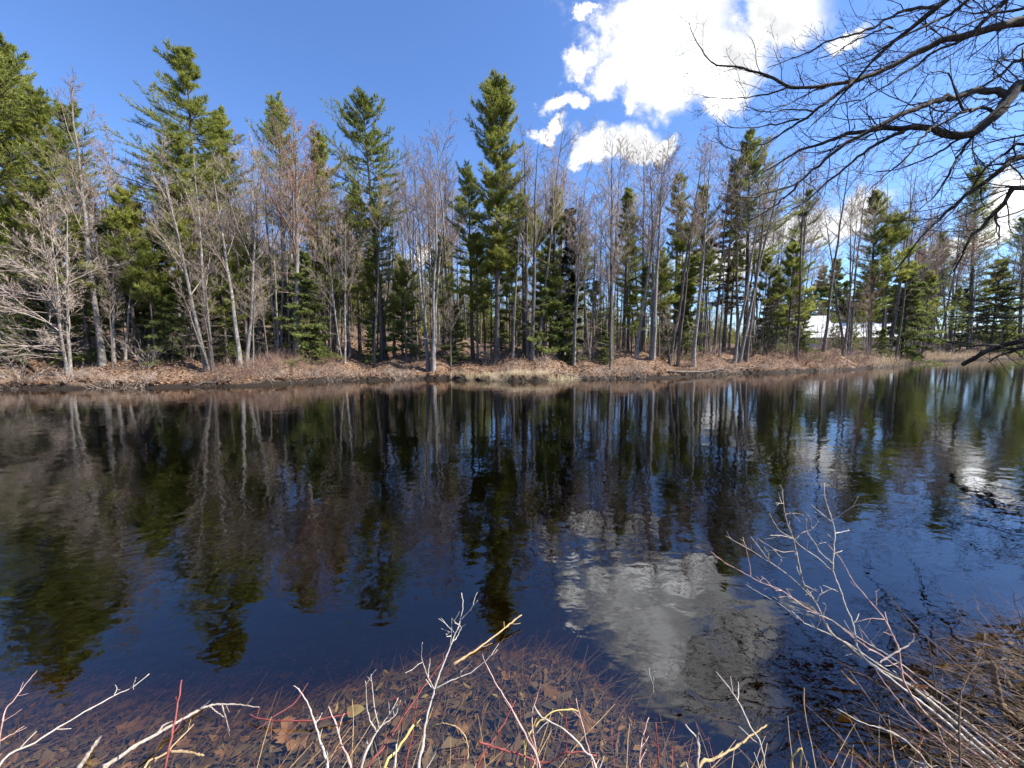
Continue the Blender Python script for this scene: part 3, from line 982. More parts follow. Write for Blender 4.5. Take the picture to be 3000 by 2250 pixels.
# ------------------------------------------------------------------ young evergreens under the tall trees
UNDER = [
    (20, 1.6, 900, 0.30, 'hemlock', 'low bright green hemlock under the sprawling pale tree'),
    (110, 3.5, 820, 0.26, 'hemlock', 'dark young hemlock behind the sprawling pale tree'),
    (345, 4.5, 660, 0.24, 'hemlock', 'deep green hemlock left of the triple stemmed tree, taller of two'),
    (430, 5.0, 600, 0.23, 'pine', 'light green young pine behind the triple stemmed tree'),
    (505, 3.6, 800, 0.27, 'hemlock', 'small fluffy hemlock beside the triple stemmed tree foot'),
    (655, 4.5, 850, 0.30, 'hemlock', 'dark hemlock thicket between triple stemmed tree and twin trunks'),
    (770, 5.0, 880, 0.25, 'fir', 'pale green sapling fir among the slim straight trunks'),
    (905, 2.6, 740, 0.22, 'hemlock', 'dark hemlock beside the thick grey maple'),
    (930, 2.0, 960, 0.34, 'fir', 'bushy dark fir at the bank edge right of the thick maple'),
    (1085, 3.2, 960, 0.34, 'fir', 'bluish sapling fir left of the straight bare trunk'),
    (1180, 5, 800, 0.22, 'fir', 'slim green fir between the straight trunk and the waterside clump'),
    (1335, 3.6, 900, 0.28, 'fir', 'pale yellowish fir right of the waterside clump'),
    (1300, 7, 700, 0.20, 'pine', 'young pine with bluish needles behind the waterside clump'),
    (1515, 3.6, 905, 0.30, 'pine', 'single bright spray of pine beside the columnar pine'),
    (1440, 7, 740, 0.22, 'pine', 'light green young pine behind the columnar trunk'),
    (1664, 6, 612, 0.11, 'spruce', 'narrow dark spruce silhouetted against the blue'),
    (1595, 4, 780, 0.20, 'fir', 'dark fir at the foot of the tall maples'),
    (1660, 4.4, 900, 0.25, 'fir', 'low fir with sparse boughs near the grey forked tree'),
    (1770, 3.4, 960, 0.34, 'fir', 'knee-high fir below the tall straight maple'),
    (1990, 7, 800, 0.24, 'hemlock', 'shady hemlock behind the dark slanting trunk'),
    (2120, 8, 488, 0.11, 'rust', 'spruce with a browned narrow top'),
    (2250, 6.5, 850, 0.24, 'fir', 'greyish fir behind the slanting pair of trunks'),
    (2640, 5.0, 770, 0.33, 'hemlock', 'bright yellow-green hemlock spreading over the far bank'),
    (2580, 6, 640, 0.20, 'pine', 'thin young pine left of the bright hemlock'),
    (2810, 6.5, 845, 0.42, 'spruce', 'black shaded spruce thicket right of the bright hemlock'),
    (2900, 8, 760, 0.32, 'hemlock', 'dim hemlock behind the low dead limb'),
    (300, 8, 560, 0.2, 'pine', 'soft green young pine behind the leaning pale tree'),
    (560, 8, 560, 0.2, 'pine', 'yellowish young pine behind the foot of the swooping pine'),
    (735, 9, 620, 0.2, 'pine', 'young pine standing behind the twin grey trunks'),
    (1560, 9, 640, 0.2, 'pine', 'young feathery pine behind the clump of tall maples'),
    (262, 3.2, 640, 0.24, 'pine', 'light green young pine right behind the leaning pale tree'),
    (400, 3.6, 560, 0.24, 'pine', 'airy light green pine between leaning tree and triple stems, taller one'),
    (455, 2.9, 720, 0.24, 'pine', 'airy light green pine left of the triple stems, shorter one'),
    (545, 4.2, 640, 0.24, 'pine', 'feathery pine just behind the triple stems'),
    (665, 3.8, 690, 0.24, 'pine', 'feathery pine between triple stems and twin trunks'),
    (760, 4.4, 720, 0.24, 'pine', 'feathery pine behind the slim pale clump'),
    (985, 4.2, 690, 0.24, 'pine', 'light green pine above the low whitish cluster'),
    (1100, 5.4, 760, 0.24, 'pine', 'light green pine left of the straight dark trunk'),
    (1190, 3.6, 770, 0.24, 'pine', 'olive young pine left of the waterside clump'),
    (1400, 4.4, 690, 0.24, 'pine', 'bright young pine between waterside clump and columnar pine'),
    (1500, 5.0, 720, 0.24, 'pine', 'bright young pine on the right flank of the columnar pine'),
    (1630, 4.2, 800, 0.24, 'pine', 'low bright pine right of the clump of maples'),
    (1740, 5.5, 830, 0.24, 'pine', 'low olive pine behind the pair of dark trunks'),
    (1850, 5.0, 840, 0.24, 'pine', 'low olive pine left of the close set trio'),
    (2230, 5.2, 760, 0.24, 'pine', 'green pine with lit boughs right of the slanting pair'),
    (2700, 4.0, 800, 0.24, 'pine', 'sunlit pine between bright hemlock and black thicket'),
]
def cone_tree(seed, H, wd_, gap, blade, bw, droop, lift, dead=0, dens=1.0, keep=0.82, base=0.06):
    return pine_parts(np.random.default_rng(seed), H, 0.010 * H + 0.012, (0, 0), base=base, width=wd_, shape='cone', gap=gap, per=6, tuft=6, blade=blade, bw=bw, droop=droop, dens=dens, dead=dead, lift=lift, keep=keep)


UP = {'hemlock': [make_pine('hemlock_tree', (0, 0, 0), cone_tree(500 + k, 6.0, (0.26, 0.30, 0.34)[k], 0.27, 0.13, 0.045, 0.14, -0.01), M_HEMLOCK) for k in range(3)],
      'fir': [make_pine('fir_sapling', (0, 0, 0), cone_tree(510 + k, 3.6, 0.30, 0.22, 0.10, 0.036, 0.08, 0.05), M_HEMLOCK) for k in range(2)],
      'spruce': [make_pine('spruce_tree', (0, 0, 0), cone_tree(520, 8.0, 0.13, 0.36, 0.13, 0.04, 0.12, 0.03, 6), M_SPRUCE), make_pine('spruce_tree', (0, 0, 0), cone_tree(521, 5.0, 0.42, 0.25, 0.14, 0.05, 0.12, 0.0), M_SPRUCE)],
      'rust': [make_pine('spruce_tree', (0, 0, 0), cone_tree(530, 14.0, 0.10, 0.42, 0.14, 0.045, 0.12, 0.03, 10, base=0.3), M_RUST)],
      'pine': [make_pine('young_pine', (0, 0, 0), pine_parts(np.random.default_rng(540 + k), 8.0, 0.09, (0, 0), base=(0.42, 0.30, 0.52)[k], width=0.24, gap=0.50, dens=1.0, dead=14, keep=0.72)) for k in range(3)]}
UH = {'hemlock': 6.0, 'fir': 3.6, 'spruce': 8.0, 'rust': 14.0, 'pine': 8.0}
UCAT = {'hemlock': 'hemlock', 'fir': 'fir', 'spruce': 'spruce', 'rust': 'spruce', 'pine': 'pine tree'}
up_used = {k: set() for k in UP}
for i, (px, back, tpy, wd_, kind, label) in enumerate(UNDER):
    dep = shore(px) + back
    loc, H, lean = place(px, dep, px, tpy)
    k = i % len(UP[kind])
    if kind == 'spruce':
        k = 0 if H > 5.5 else 1
    H0 = 5.0 if (kind == 'spruce' and k == 1) else UH[kind]
    o = from_pool(UP[kind], up_used[kind], k, loc, H, H0, 0.0, i * 1.3)
    tag(o, label, UCAT[kind], 'young evergreens under the tall trees')

# ------------------------------------------------------------------ trees deeper in the wood, copies of a few grown ones
rng = np.random.default_rng(77)
taken = []
WHERE = [(-400, 230, 'behind the leaning pale tree'), (230, 560, 'left of the triple stemmed tree'), (560, 780, 'behind the twin grey trunks'), (780, 1000, 'behind the thick grey maple'),
         (1000, 1230, 'around the straight bare dark trunk'), (1230, 1420, 'behind the waterside clump of four trunks'), (1420, 1620, 'behind the columnar pine'), (1620, 1830, 'below the flat based cloud'),
         (1830, 2000, 'behind the close set trio'), (2000, 2330, 'behind the slanting pair of trunks'), (2330, 2640, 'near the white roof'), (2640, 2840, 'behind the bright hemlock'), (2840, 3600, 'behind the low dead limb')]
DEEP = {}
ORD = ['first', 'second', 'third', 'fourth', 'fifth', 'sixth', 'seventh', 'eighth', 'ninth', 'tenth', 'eleventh', 'twelfth', 'thirteenth', 'fourteenth', 'fifteenth', 'sixteenth', 'seventeenth',
       'eighteenth', 'nineteenth', 'twentieth'] + ['twenty-' + q for q in ('first', 'second', 'third', 'fourth', 'fifth', 'sixth', 'seventh', 'eighth', 'ninth')]


def number_off(groups):
    """Labels for look-alikes of one spot: counted from the left."""
    for (plural, wl_), lst in groups.items():
        lst.sort(key=lambda e: e[0])
        one = plural[:-6] + 'leaf' if plural.endswith('leaves') else plural[:-1]
        for q, (_, ob) in enumerate(lst):
            ob['label'] = 'only ' + one + ' ' + wl_ if len(lst) == 1 else ORD[min(q, 28)] + ' from left of the ' + plural + ' ' + wl_


n_b = n_p = 0
for k in range(2600):
    px = rng.uniform(-350, 3350) if k % 3 else rng.uniform(1800, 3300)
    back = 4.2 + 46 * rng.random() ** 1.6
    dep = shore(px) + back
    x = at(px, 1040, dep)[0]
    left = float(sstep(1700 - px, 0, 700))
    if any((x - a) ** 2 + (dep - b) ** 2 < (0.9 if c < 14 else 1.5 if c < 25 else 2.4) ** 2 for a, b, c in taken):
        continue
    if 2340 < px < 2620 and 5 < back < 48:      # the house clearing stays open
        continue
    z = gz(x, dep)
    pine = rng.random() < 0.20 + 0.22 * left
    if pine:
        if n_p >= 84:
            continue
        kd = str(rng.choice(['tall', 'pine', 'hemlock', 'fir'], p=[0.40, 0.38, 0.14, 0.08]))
        top = {'tall': rng.uniform(560, 760), 'pine': rng.uniform(640, 860), 'hemlock': rng.uniform(780, 930), 'fir': rng.uniform(880, 970)}[kd]
        if px > 1700 and kd == 'tall':
            top += 90
    else:
        if n_b >= 165:
            continue
        top = rng.uniform(470, 800) + 90 * (1 - left)
        if left < 0.5 and rng.random() < 0.5:
            continue
    Ht = at(px, top, dep)[2] - z
    wl = [c for a, b, c in WHERE if a <= px < b][0]
    if pine:
        H0 = 16.0 if kd == 'tall' else UH[kd]
        if not 0.3 < Ht / H0 < 1.7:
            continue
        n_p += 1
        if kd == 'tall':
            o = from_pool(POOL_ROOT, pool_used, int(rng.integers(0, 4)), (x, dep, z - 0.05), Ht, 16.0, 0, rng.uniform(0, 6.28))
        else:
            o = from_pool(UP[kd], up_used[kd], int(rng.integers(0, len(UP[kd]))), (x, dep, z - 0.05), Ht, H0, 0, rng.uniform(0, 6.28))
        nm = {'tall': 'tall pine', 'pine': 'half grown pine', 'hemlock': 'shaded hemlock', 'fir': 'little fir'}[kd]
        DEEP.setdefault((nm + 's', wl), []).append((px, o))
        tag(o, 'tree', {'tall': 'pine tree', 'pine': 'pine tree', 'hemlock': 'hemlock', 'fir': 'fir'}[kd], nm + 's deep in the wood ' + wl)
    else:
        if not 0.35 < Ht / 13.0 < 1.6:
            continue
        n_b += 1
        i = int(rng.integers(0, 7))
        o = from_pool(protos_b, b_used, i, (x, dep, z - 0.05), Ht, 13.0, 0, rng.uniform(0, 6.28))
        DEEP.setdefault(('slim ' + BTONE[i] + ' bare trees', wl), []).append((px, o))
        tag(o, 'tree', 'tree', BTONE[i] + ' bare trees deep in the wood ' + wl)
    taken.append((x, dep, back))
poles = []
for i in range(3):
    rg = np.random.default_rng(760 + i)
    pr = bare_parts(rg, 13.0, 0.10, (rg.uniform(-.8, .8), rg.uniform(-.5, .5)), stems=1, base=0.62, spread=0.62, limbs=9, fine=5, dead=10, wig=0.02)
    poles.append(make_bare('bare_tree', (0, 0, 0), pr, (DK, G, DK)[i]))
pole_used = set()
n_q = 0
for k in range(900):                      # straight clear stems crowding the strip of wood
    px = rng.uniform(-100, 2900)
    back = 2.6 + 22 * rng.random() ** 1.3
    dep = shore(px) + back
    x = at(px, 1040, dep)[0]
    if n_q >= 105 or any((x - a) ** 2 + (dep - b) ** 2 < 0.6 ** 2 for a, b, c in taken) or (2340 < px < 2600 and back > 5):
        continue
    z = gz(x, dep)
    Ht = at(px, rng.uniform(430, 700), dep)[2] - z
    if not 5 < Ht < 20:
        continue
    taken.append((x, dep, back))
    n_q += 1
    i = int(rng.integers(0, 3))
    wl = [c for a, b, c in WHERE if a <= px < b][0]
    o = from_pool(poles, pole_used, i, (x, dep, z - 0.05), Ht, 13.0, float(rng.normal(0, 0.35)) + 1e-2, rng.uniform(0, 6.28))
    sxy = rng.uniform(0.75, 1.25)
    o.scale = (o.scale[0] * sxy, o.scale[1] * sxy, o.scale[2])
    DEEP.setdefault((('dark', 'grey', 'dark')[i] + ' straight poles', wl), []).append((px, o))
    tag(o, 'tree', 'tree', ('dark', 'grey', 'dark')[i] + ' straight bare stems ' + wl)
n_s = 0
for k in range(260):                      # slight bare saplings along the edge of the wood
    px = rng.uniform(-200, 3000)
    back = rng.uniform(1.4, 6.0)
    dep = shore(px) + back
    x = at(px, 1040, dep)[0]
    if any((x - a) ** 2 + (dep - b) ** 2 < 0.55 ** 2 for a, b, c in taken) or n_s >= 20:
        continue
    taken.append((x, dep, back))
    z = gz(x, dep)
    Ht = at(px, rng.uniform(560, 900), dep)[2] - z
    if Ht < 2.2 or (px > 1350 and rng.random() < 0.6) or 2340 < px < 2600:
        continue
    n_s += 1
    i = int(rng.integers(0, 7))
    wl = [c for a, b, c in WHERE if a <= px < b][0].replace('behind', 'close to')
    o = from_pool(protos_b, b_used, i, (x, dep, z - 0.05), Ht, 13.0, 0, rng.uniform(0, 6.28))
    o.scale = (o.scale[0] * 1.25, o.scale[1] * 1.25, o.scale[2])
    DEEP.setdefault((BTONE[i] + ' saplings', wl), []).append((px, o))
    tag(o, 'tree', 'sapling', BTONE[i] + ' bare saplings ' + wl)
for q_ in range(11):
    px = 2320 + q_ * 36
    dep = 96 + 5 * math.sin(q_ * 2.3)
    x = at(px, 1040, dep)[0]
    z = gz(x, dep)
    Ht = at(px, 800 + 45 * math.sin(q_ * 1.7), dep)[2] - z
    o = from_pool(UP['hemlock'], up_used['hemlock'], q_ % 3, (x, dep, z - 0.1), Ht, 6.0, 0, q_ * 1.1)
    o.scale = (o.scale[0] * 0.8, o.scale[1] * 0.8, o.scale[2])
    DEEP.setdefault(('dark hemlocks', 'standing behind the white roofed house'), []).append((px, o))
    tag(o, 'tree', 'hemlock', 'dark hemlocks behind the house')
number_off(DEEP)

# ------------------------------------------------------------------ the far-off wood, one mass behind everything
def wood_patch(seed, share):
    rng = np.random.default_rng(seed)
    m_ = MB()
    for _ in range(36):
        x, y = rng.uniform(-19, 19), rng.uniform(-8, 8)
        H = rng.uniform(6.0, 12.5)
        P = trunk_line(rng, H, np.array([rng.normal(0, .5), 0]), 5, 0.02) + np.array([x, y, -0.4])
        R = 0.11 * np.linspace(1, 0.1, 5)
        tubes(m_, P, R, 4, tip=True)
        if rng.random() > share:
            C1, R1 = spawn(rng, P[None], R[None], 15, 0.12, 1, 0.4, 1.0, 0.36, 4, 0.06, 0.1, 0.5, 0.026, 0.4, lfall=0.6)
            tubes(m_, C1, R1, 3, tip=True)
            C2, R2 = spawn(rng, C1, R1, 9, 0.1, 1, 0.3, 0.9, 0.45, 3, 0.05, 0.15, 0.6, 0.016, 0.6)
            tubes(m_, C2, R2, 3, tip=True)
            C3, R3 = spawn(rng, C2, R2, 4, 0.1, 1, 0.3, 0.9, 0.5, 2, 0.05, 0.15, 0.6, 0.012, 0.6)
            tubes(m_, C3, R3, 3, tip=True)
        else:
            n = 420
            h = 1 - rng.random(n) ** 0.6
            rr = (1 - h) * H * 0.24 * rng.random(n) ** 0.5 + 0.1
            a_ = rng.uniform(0, 6.28, n)
            p = np.stack([x + rr * np.cos(a_), y + rr * np.sin(a_), 0.4 + h * H], -1)
            blades(rng, m_, p, np.stack([np.cos(a_), np.sin(a_), 0.2 + 0 * a_], -1), 4, 0.60, 0.17, 0.5, 1)
    return m_.mesh('distant_wood', [M_BRUSHFAR, M_PINE], False)


PATCH = [wood_patch(88, 0.22), wood_patch(89, 0.30)]
q = 0
for back, step in ((36, 300), (58, 260), (88, 230)):
    for px in range(-450, 3500, step):
        if 2300 < px < 2690 and back < 80:
            continue
        dep = shore(px) + back + 3 * math.sin(px * 0.7)
        x = at(px, 1040, dep)[0]
        o = bpy.data.objects.new('distant_wood', PATCH[q % 2])
        COL.objects.link(o)
        o.location = (x, dep, gz(x, dep))
        o.rotation_euler = (0, 0, -math.atan2(x, dep) + (math.pi if q % 3 == 0 else 0) + 0.2 * math.sin(q))
        s_ = (0.66 if px > 1450 else 1.2) * (0.92 + 0.16 * ((q * 7) % 5) / 4)
        o.scale = (s_, s_, s_)
        tag(o, 'far-off brownish wood seen between the trunks', 'wood', 'far-off wood behind the far bank', 'stuff')
        q += 1

# ------------------------------------------------------------------ house behind the trees
def box(mb_, x0, x1, y0, y1, z0, z1, mat=0):
    V = [(x0, y0, z0), (x1, y0, z0), (x1, y1, z0), (x0, y1, z0), (x0, y0, z1), (x1, y0, z1), (x1, y1, z1), (x0, y1, z1)]
    mb_.add(V, [(3, 2, 1, 0), (4, 5, 6, 7), (0, 1, 5, 4), (1, 2, 6, 5), (2, 3, 7, 6), (3, 0, 4, 7)], mat)


M_SIDING = plain('pale_siding', (0.42, 0.43, 0.45), 0.7)
M_ROOF = plain('white_metal_roof', (0.80, 0.81, 0.82), 0.38, 0.0, 1.5, 0.05, 0.05)
M_TRIM = plain('white_trim', (0.75, 0.75, 0.74), 0.5)
M_PANE = plain('window_glass', (0.03, 0.035, 0.045), 0.05, 0.0, 2.0, 0.2, 0.0)
hx, hy = at(2490, 1000, 78.0)[0], 78.0
hz = gz(hx, hy) - 0.2
house = empty('house', (hx, hy, hz))
house.rotation_euler = (0, 0, math.radians(-24))
e_z = at(2500, 988, 78)[2] - hz
r_z = at(2500, 946, 82)[2] - hz
HW = 7.6
m = MB(); box(m, -HW, HW, 0, 9, 0, e_z); m.build('wall', M_SIDING, house, False)
m = MB()
V = [(-HW - .5, -0.6, e_z), (HW + .5, -0.6, e_z), (HW + .5, 4.5, r_z), (-HW - .5, 4.5, r_z), (-HW - .5, 9.6, e_z), (HW + .5, 9.6, e_z)]
V2 = [(a, b, c - 0.14) for a, b, c in V]
m.add(V + V2, [(0, 1, 2, 3), (3, 2, 5, 4), (7, 6, 9, 8), (8, 9, 10, 11), (0, 6, 7, 1), (4, 5, 11, 10)])
m.add([V[0], V[3], V2[3], V2[0], V[4], V2[4], V[1], V[2], V2[2], V2[1], V[5], V2[5]], [(0, 1, 2, 3), (1, 4, 5, 2), (6, 9, 8, 7), (7, 8, 11, 10)])
roof = m.build('roof', M_ROOF, house, False)
m = MB()
for s in (-1, 1):
    m.add([(s * HW, 0, e_z), (s * HW, 9, e_z), (s * HW, 4.5, r_z - 0.15)], [(0, 1, 2)])
m.build('gable', M_SIDING, house, False)
ux = -5.0                                   # taller rear wing with its own white roof
m = MB(); box(m, ux - 4, ux + 3, 6, 13, 0, e_z + 3.0); m.build('wing_wall', M_SIDING, house, False)
m = MB()
rz2 = e_z + 5.0
V = [(ux - 4.4, 5.6, e_z + 3.0), (ux + 3.4, 5.6, e_z + 3.0), (ux + 3.4, 9.5, rz2), (ux - 4.4, 9.5, rz2), (ux - 4.4, 13.4, e_z + 3.0), (ux + 3.4, 13.4, e_z + 3.0)]
V2 = [(a, b, c - 0.14) for a, b, c in V]
m.add(V + V2, [(0, 1, 2, 3), (3, 2, 5, 4), (7, 6, 9, 8), (8, 9, 10, 11), (0, 6, 7, 1), (4, 5, 11, 10)])
m.build('wing_roof', M_ROOF, house, False)
for wx in (-6.2, -3.6, -1.0, 4.2, 6.2):
    m = MB(); box(m, wx - 0.62, wx + 0.62, -0.07, -0.012, 1.0, 2.45)
    wnd = m.build('window', M_TRIM, house, False)
    m = MB(); box(m, wx - 0.5, wx + 0.5, -0.085, -0.075, 1.1, 2.35)
    m.build('pane', M_PANE, wnd, False)
m = MB(); box(m, 1.3, 2.3, -0.06, -0.012, 0, 2.1); dr = m.build('door', M_TRIM, house, False)
m = MB(); box(m, 2.12, 2.2, -0.12, -0.062, 1.0, 1.12); m.build('handle', M_PANE, dr, False)
m = MB(); box(m, 3.2, 4.0, 4.9, 5.7, r_z - 1, r_z + 0.8); m.build('chimney', plain('brick_chimney', (0.25, 0.12, 0.09)), roof, False)
tag(house, 'white roofed house glimpsed between the dark trunks', 'house')

# ------------------------------------------------------------------ cover of the far bank
rng = np.random.default_rng(11)


def bank_points(n, d0, d1, pw=1.0, px0=-300, px1=3300):
    px = rng.uniform(px0, px1, n)
    u = (px - 1500) / FPX
    dep = np.array([shore_tab(p) for p in px])
    dep = dep + d0 + (d1 - d0) * rng.random(n) ** pw
    x = u * dep
    return x, dep, ground_z(x, dep)


_tabx = np.linspace(-700, 3600, 160)
_taby = np.array([shore(p) for p in _tabx])


def shore_tab(p):
    return float(np.interp(p, _tabx, _taby))


M_LITTER = leafy('fallen_leaves', (0.080, 0.044, 0.029), (0.185, 0.104, 0.064), (0.35, 0.220, 0.135), 0.2, 3.0, 0.0, 0.8)
n = 30000
x, y, z = bank_points(n, 0.0, 13, 1.7)
keep_ = z > 0.015
x, y, z = x[keep_], y[keep_], z[keep_]
n = len(x)
c = np.stack([x, y, z + rng.uniform(0.01, 0.06, n)], -1)
a1 = rng.normal(0, 1, (n, 3)); a1[:, 2] *= 0.45; a1 = norm(a1)
nn = rng.normal(0, 0.4, (n, 3)); nn[:, 2] += 1
a2 = norm(np.cross(nn, a1))
s1 = rng.uniform(0.05, 0.11, (n, 1)); s2 = s1 * rng.uniform(0.4, 0.8, (n, 1))
V = np.stack([c - a1 * s1, c + a2 * s2, c + a1 * s1, c - a2 * s2], 1)
m = MB(); m.add(V.reshape(-1, 3), np.arange(n * 4).reshape(-1, 4))
o = m.build('leaf_litter', M_LITTER, smooth=False)
tag(o, 'brown fallen leaves strewn over the far bank', 'leaves', kind='stuff')


def brush(name, mat, label, n, d0, d1, hmin, hmax, lean_, r, px0=-300, px1=3300, kids=3, pw=1.0, fil=None):
    x, y, z = bank_points(n, d0, d1, pw, px0, px1)
    # clumped: keep where a slow wave is high
    cl = np.sin(x * 0.9 + 1.3) + np.sin(x * 0.37 + y * 0.5) + np.sin(x * 2.1 + 4) * 0.6
    k_ = (cl > -0.5 + (fil or 0)) & (z > -0.06)
    x, y, z = x[k_], y[k_], z[k_]
    n = len(x)
    L = rng.uniform(hmin, hmax, n)
    d = np.stack([rng.normal(0, lean_, n), rng.normal(-0.15, lean_, n), np.ones(n)], -1)
    C = grow(rng, np.stack([x, y, z - 0.03], -1), d, L, 3, -0.02, 0.13)
    R = np.full((n, 1), r) * np.linspace(1, 0.4, 3)[None]
    mm = MB()
    tubes(mm, C, R, 3, tip=True)
    if kids:
        C2, R2 = spawn(rng, C, R, kids, 0.3, 1, 0.3, 0.9, 0.5, 2, 0.0, 0.12, 0.7, r * 0.7, 0.5)
        tubes(mm, C2, R2, 3, tip=True)
    o = mm.build(name, mat)
    return tag(o, label, 'brush', kind='stuff')


M_STRAW = twig('dry_straw', (0.34, 0.27, 0.16), (0.62, 0.53, 0.36))
M_BRUSH = twig('brown_brush', (0.13, 0.088, 0.064), (0.33, 0.235, 0.165))
brush('bank_brush', M_BRUSH, 'low tangle of brown bare brush along the far bank', 5200, 0.0, 6.0, 0.25, 0.85, 0.75, 0.006, pw=1.3, fil=0.5)
brush('waterside_twigs', M_PALETWIG, 'pale dead twigs hanging into the water of the far bank', 3800, -0.10, 1.0, 0.2, 0.8, 1.1, 0.007, fil=0.3)
brush('red_brush', M_REDTWIG, 'haze of red stemmed brush on the left far bank', 1000, 0.2, 2.6, 0.35, 0.9, 0.35, 0.006, 560, 1020, fil=-1.5)
brush('saplings_thicket', M_TWIG, 'thicket of thin bare saplings under the trees', 3600, 3.0, 16.0, 0.7, 2.0, 0.18, 0.006, kids=6, fil=0.1)
brush('purple_brush', M_REDTWIG, 'purplish bare brush along the right far bank', 1700, 0.2, 5.0, 0.4, 1.3, 0.4, 0.007, 1850, 2950, kids=4, fil=-0.4)
brush('shore_grass', M_STRAW, 'dry straw coloured grass at the far water edge', 2600, -0.05, 0.7, 0.15, 0.45, 0.5, 0.006, 1320, 1700, kids=0, fil=-0.8)
brush('meadow_grass', M_STRAW, 'tawny dry grass on the distant right shore', 5000, 0.0, 9.0, 0.3, 0.9, 0.3, 0.010, 2560, 3300, kids=0, fil=-3)

# red stemmed shrubs and grass tussocks that can be told apart
def shrub_mesh(seed, n, h, spread, r, mat, kids=4):
    rg = np.random.default_rng(seed)
    a_ = rg.uniform(0, 6.28, n)
    st = np.stack([0.12 * np.cos(a_) * rg.random(n), 0.12 * np.sin(a_) * rg.random(n), np.full(n, -0.05)], -1)
    d = np.stack([np.cos(a_) * spread * rg.random(n), np.sin(a_) * spread * rg.random(n), np.ones(n)], -1)
    C = grow(rg, st, d, h * rg.uniform(0.6, 1.1, n), 6, 0.02, 0.09)
    R = np.full((n, 1), r) * np.linspace(1, 0.35, 6)[None]
    mm = MB()
    tubes(mm, C, R, 4)
    if kids:
        C2, R2 = spawn(rg, C, R, kids, 0.3, 1, 0.3, 0.8, 0.42, 4, 0.03, 0.1, 0.7, r * 0.55, 0.5)
        tubes(mm, C2, R2, 3)
        C3, R3 = spawn(rg, C2, R2, 3, 0.3, 1, 0.3, 0.8, 0.5, 3, 0.03, 0.1, 0.7, r * 0.5, 0.5)
        tubes(mm, C3, R3, 3)
    return mm.mesh('stems', mat)


SH = {'red': [shrub_mesh(60 + k, 16, 1.0, 0.9, 0.008, M_REDTWIG) for k in range(3)],
      'pale': [shrub_mesh(70 + k, 10, 1.2, 1.6, 0.010, M_PALETWIG, 5) for k in range(3)],
      'grey': [shrub_mesh(80 + k, 12, 1.8, 0.9, 0.010, M_TWIG, 5) for k in range(3)],
      'grass': [shrub_mesh(90 + k, 90, 0.45, 1.3, 0.006, M_STRAW, 0) for k in range(2)]}


def shrub(kind, px, back, s, label, cat, group, k=0, name='bare_shrub'):
    dep = shore_tab(px) + back
    x = (px - 1500) / FPX * dep
    root = empty(name, (x, dep, max(gz(x, dep), -0.02) - 0.02))
    c = bpy.data.objects.new('stems', SH[kind][k % len(SH[kind])])
    c['kind'] = 'stuff'
    COL.objects.link(c)
    c.parent = root
    root.rotation_euler = (0, 0, k * 1.9 + px * 0.01)
    root.scale = (s, s, s)
    return tag(root, label, cat, group)


for k, (px, back, s, label) in enumerate([
        (640, 0.9, 0.9, 'red stemmed shrub below the triple stemmed tree'), (700, 0.7, 1.0, 'red stemmed shrub in front of the twin grey trunks'),
        (760, 0.9, 1.0, 'red stemmed shrub below the slim straight trunks'), (815, 0.7, 0.9, 'reddest low shrub just left of the thick grey maple'),
        (865, 1.0, 0.8, 'red stemmed shrub at the foot of the thick grey maple'), (925, 0.6, 0.7, 'small red shrub at the water below the bushy fir'),
        (2005, 1.2, 1.1, 'purplish red shrub left of the forward grey trunk'), (2260, 1.6, 1.2, 'purplish red shrub right of the slanting pair'),
        (2350, 1.8, 1.3, 'red shrub below the white roof'), (2440, 2.0, 1.3, 'red shrub right below the slanting dark trunk'), (2700, 2.0, 1.3, 'rusty shrub at the bend of the shore')]):
    shrub('red', px, back, s, label, 'shrub', 'red stemmed shrubs on the far bank', k)
for k, (px, back, s, label) in enumerate([
        (190, 0.0, 0.9, 'bleached fallen crown dipping into the water at the left'), (60, 0.8, 1.2, 'pale twiggy shrub under the low bright hemlock'),
        (430, 2.0, 1.4, 'pale arching shrub left of the triple stemmed tree'), (1165, 0.0, 0.8, 'bleached dead branch standing in the water below the clump'),
        (1780, 0.1, 0.8, 'pale dead branches trailing in the water below the maple'), (1880, 0.1, 1.0, 'silvery fallen twigs at the water below the trio'),
        (1500, 0.8, 0.7, 'pale brush in front of the columnar pine'), (1590, 1.4, 1.0, 'pale twig bush at the foot of the tall maples'),
        (2480, 1.2, 1.4, 'pale tangled shrub right of the white roof'), (2120, 0.2, 0.9, 'grey dead brush at the water below the slanting pair')]):
    shrub('pale', px, back, s, label, 'shrub', 'bleached shrubs and dead branches on the far bank', k)
for k, (px, back, s, label) in enumerate([
        (370, 2.6, 1.3, 'grey leafless bush right of the leaning pale tree'), (560, 3.0, 1.1, 'grey leafless bush left of the triple stemmed tree'),
        (1420, 3.0, 0.9, 'grey leafless bush left of the columnar trunk'), (1700, 3.4, 0.9, 'grey leafless bush by the grey forked tree'),
        (2300, 3.4, 1.3, 'grey leafless bush between slanting pair and roof'), (2520, 3.0, 1.4, 'grey leafless bush before the shaggy pine'),
        (2740, 3.5, 1.5, 'grey leafless bush between the bright and black evergreens'), (2860, 4.5, 1.5, 'grey leafless bush behind the low dead limb'), (2440, 3.5, 1.5, 'grey leafless bush just under the white roof')]):
    shrub('grey', px, back, s, label, 'bush', 'grey leafless bushes on the far bank', k)
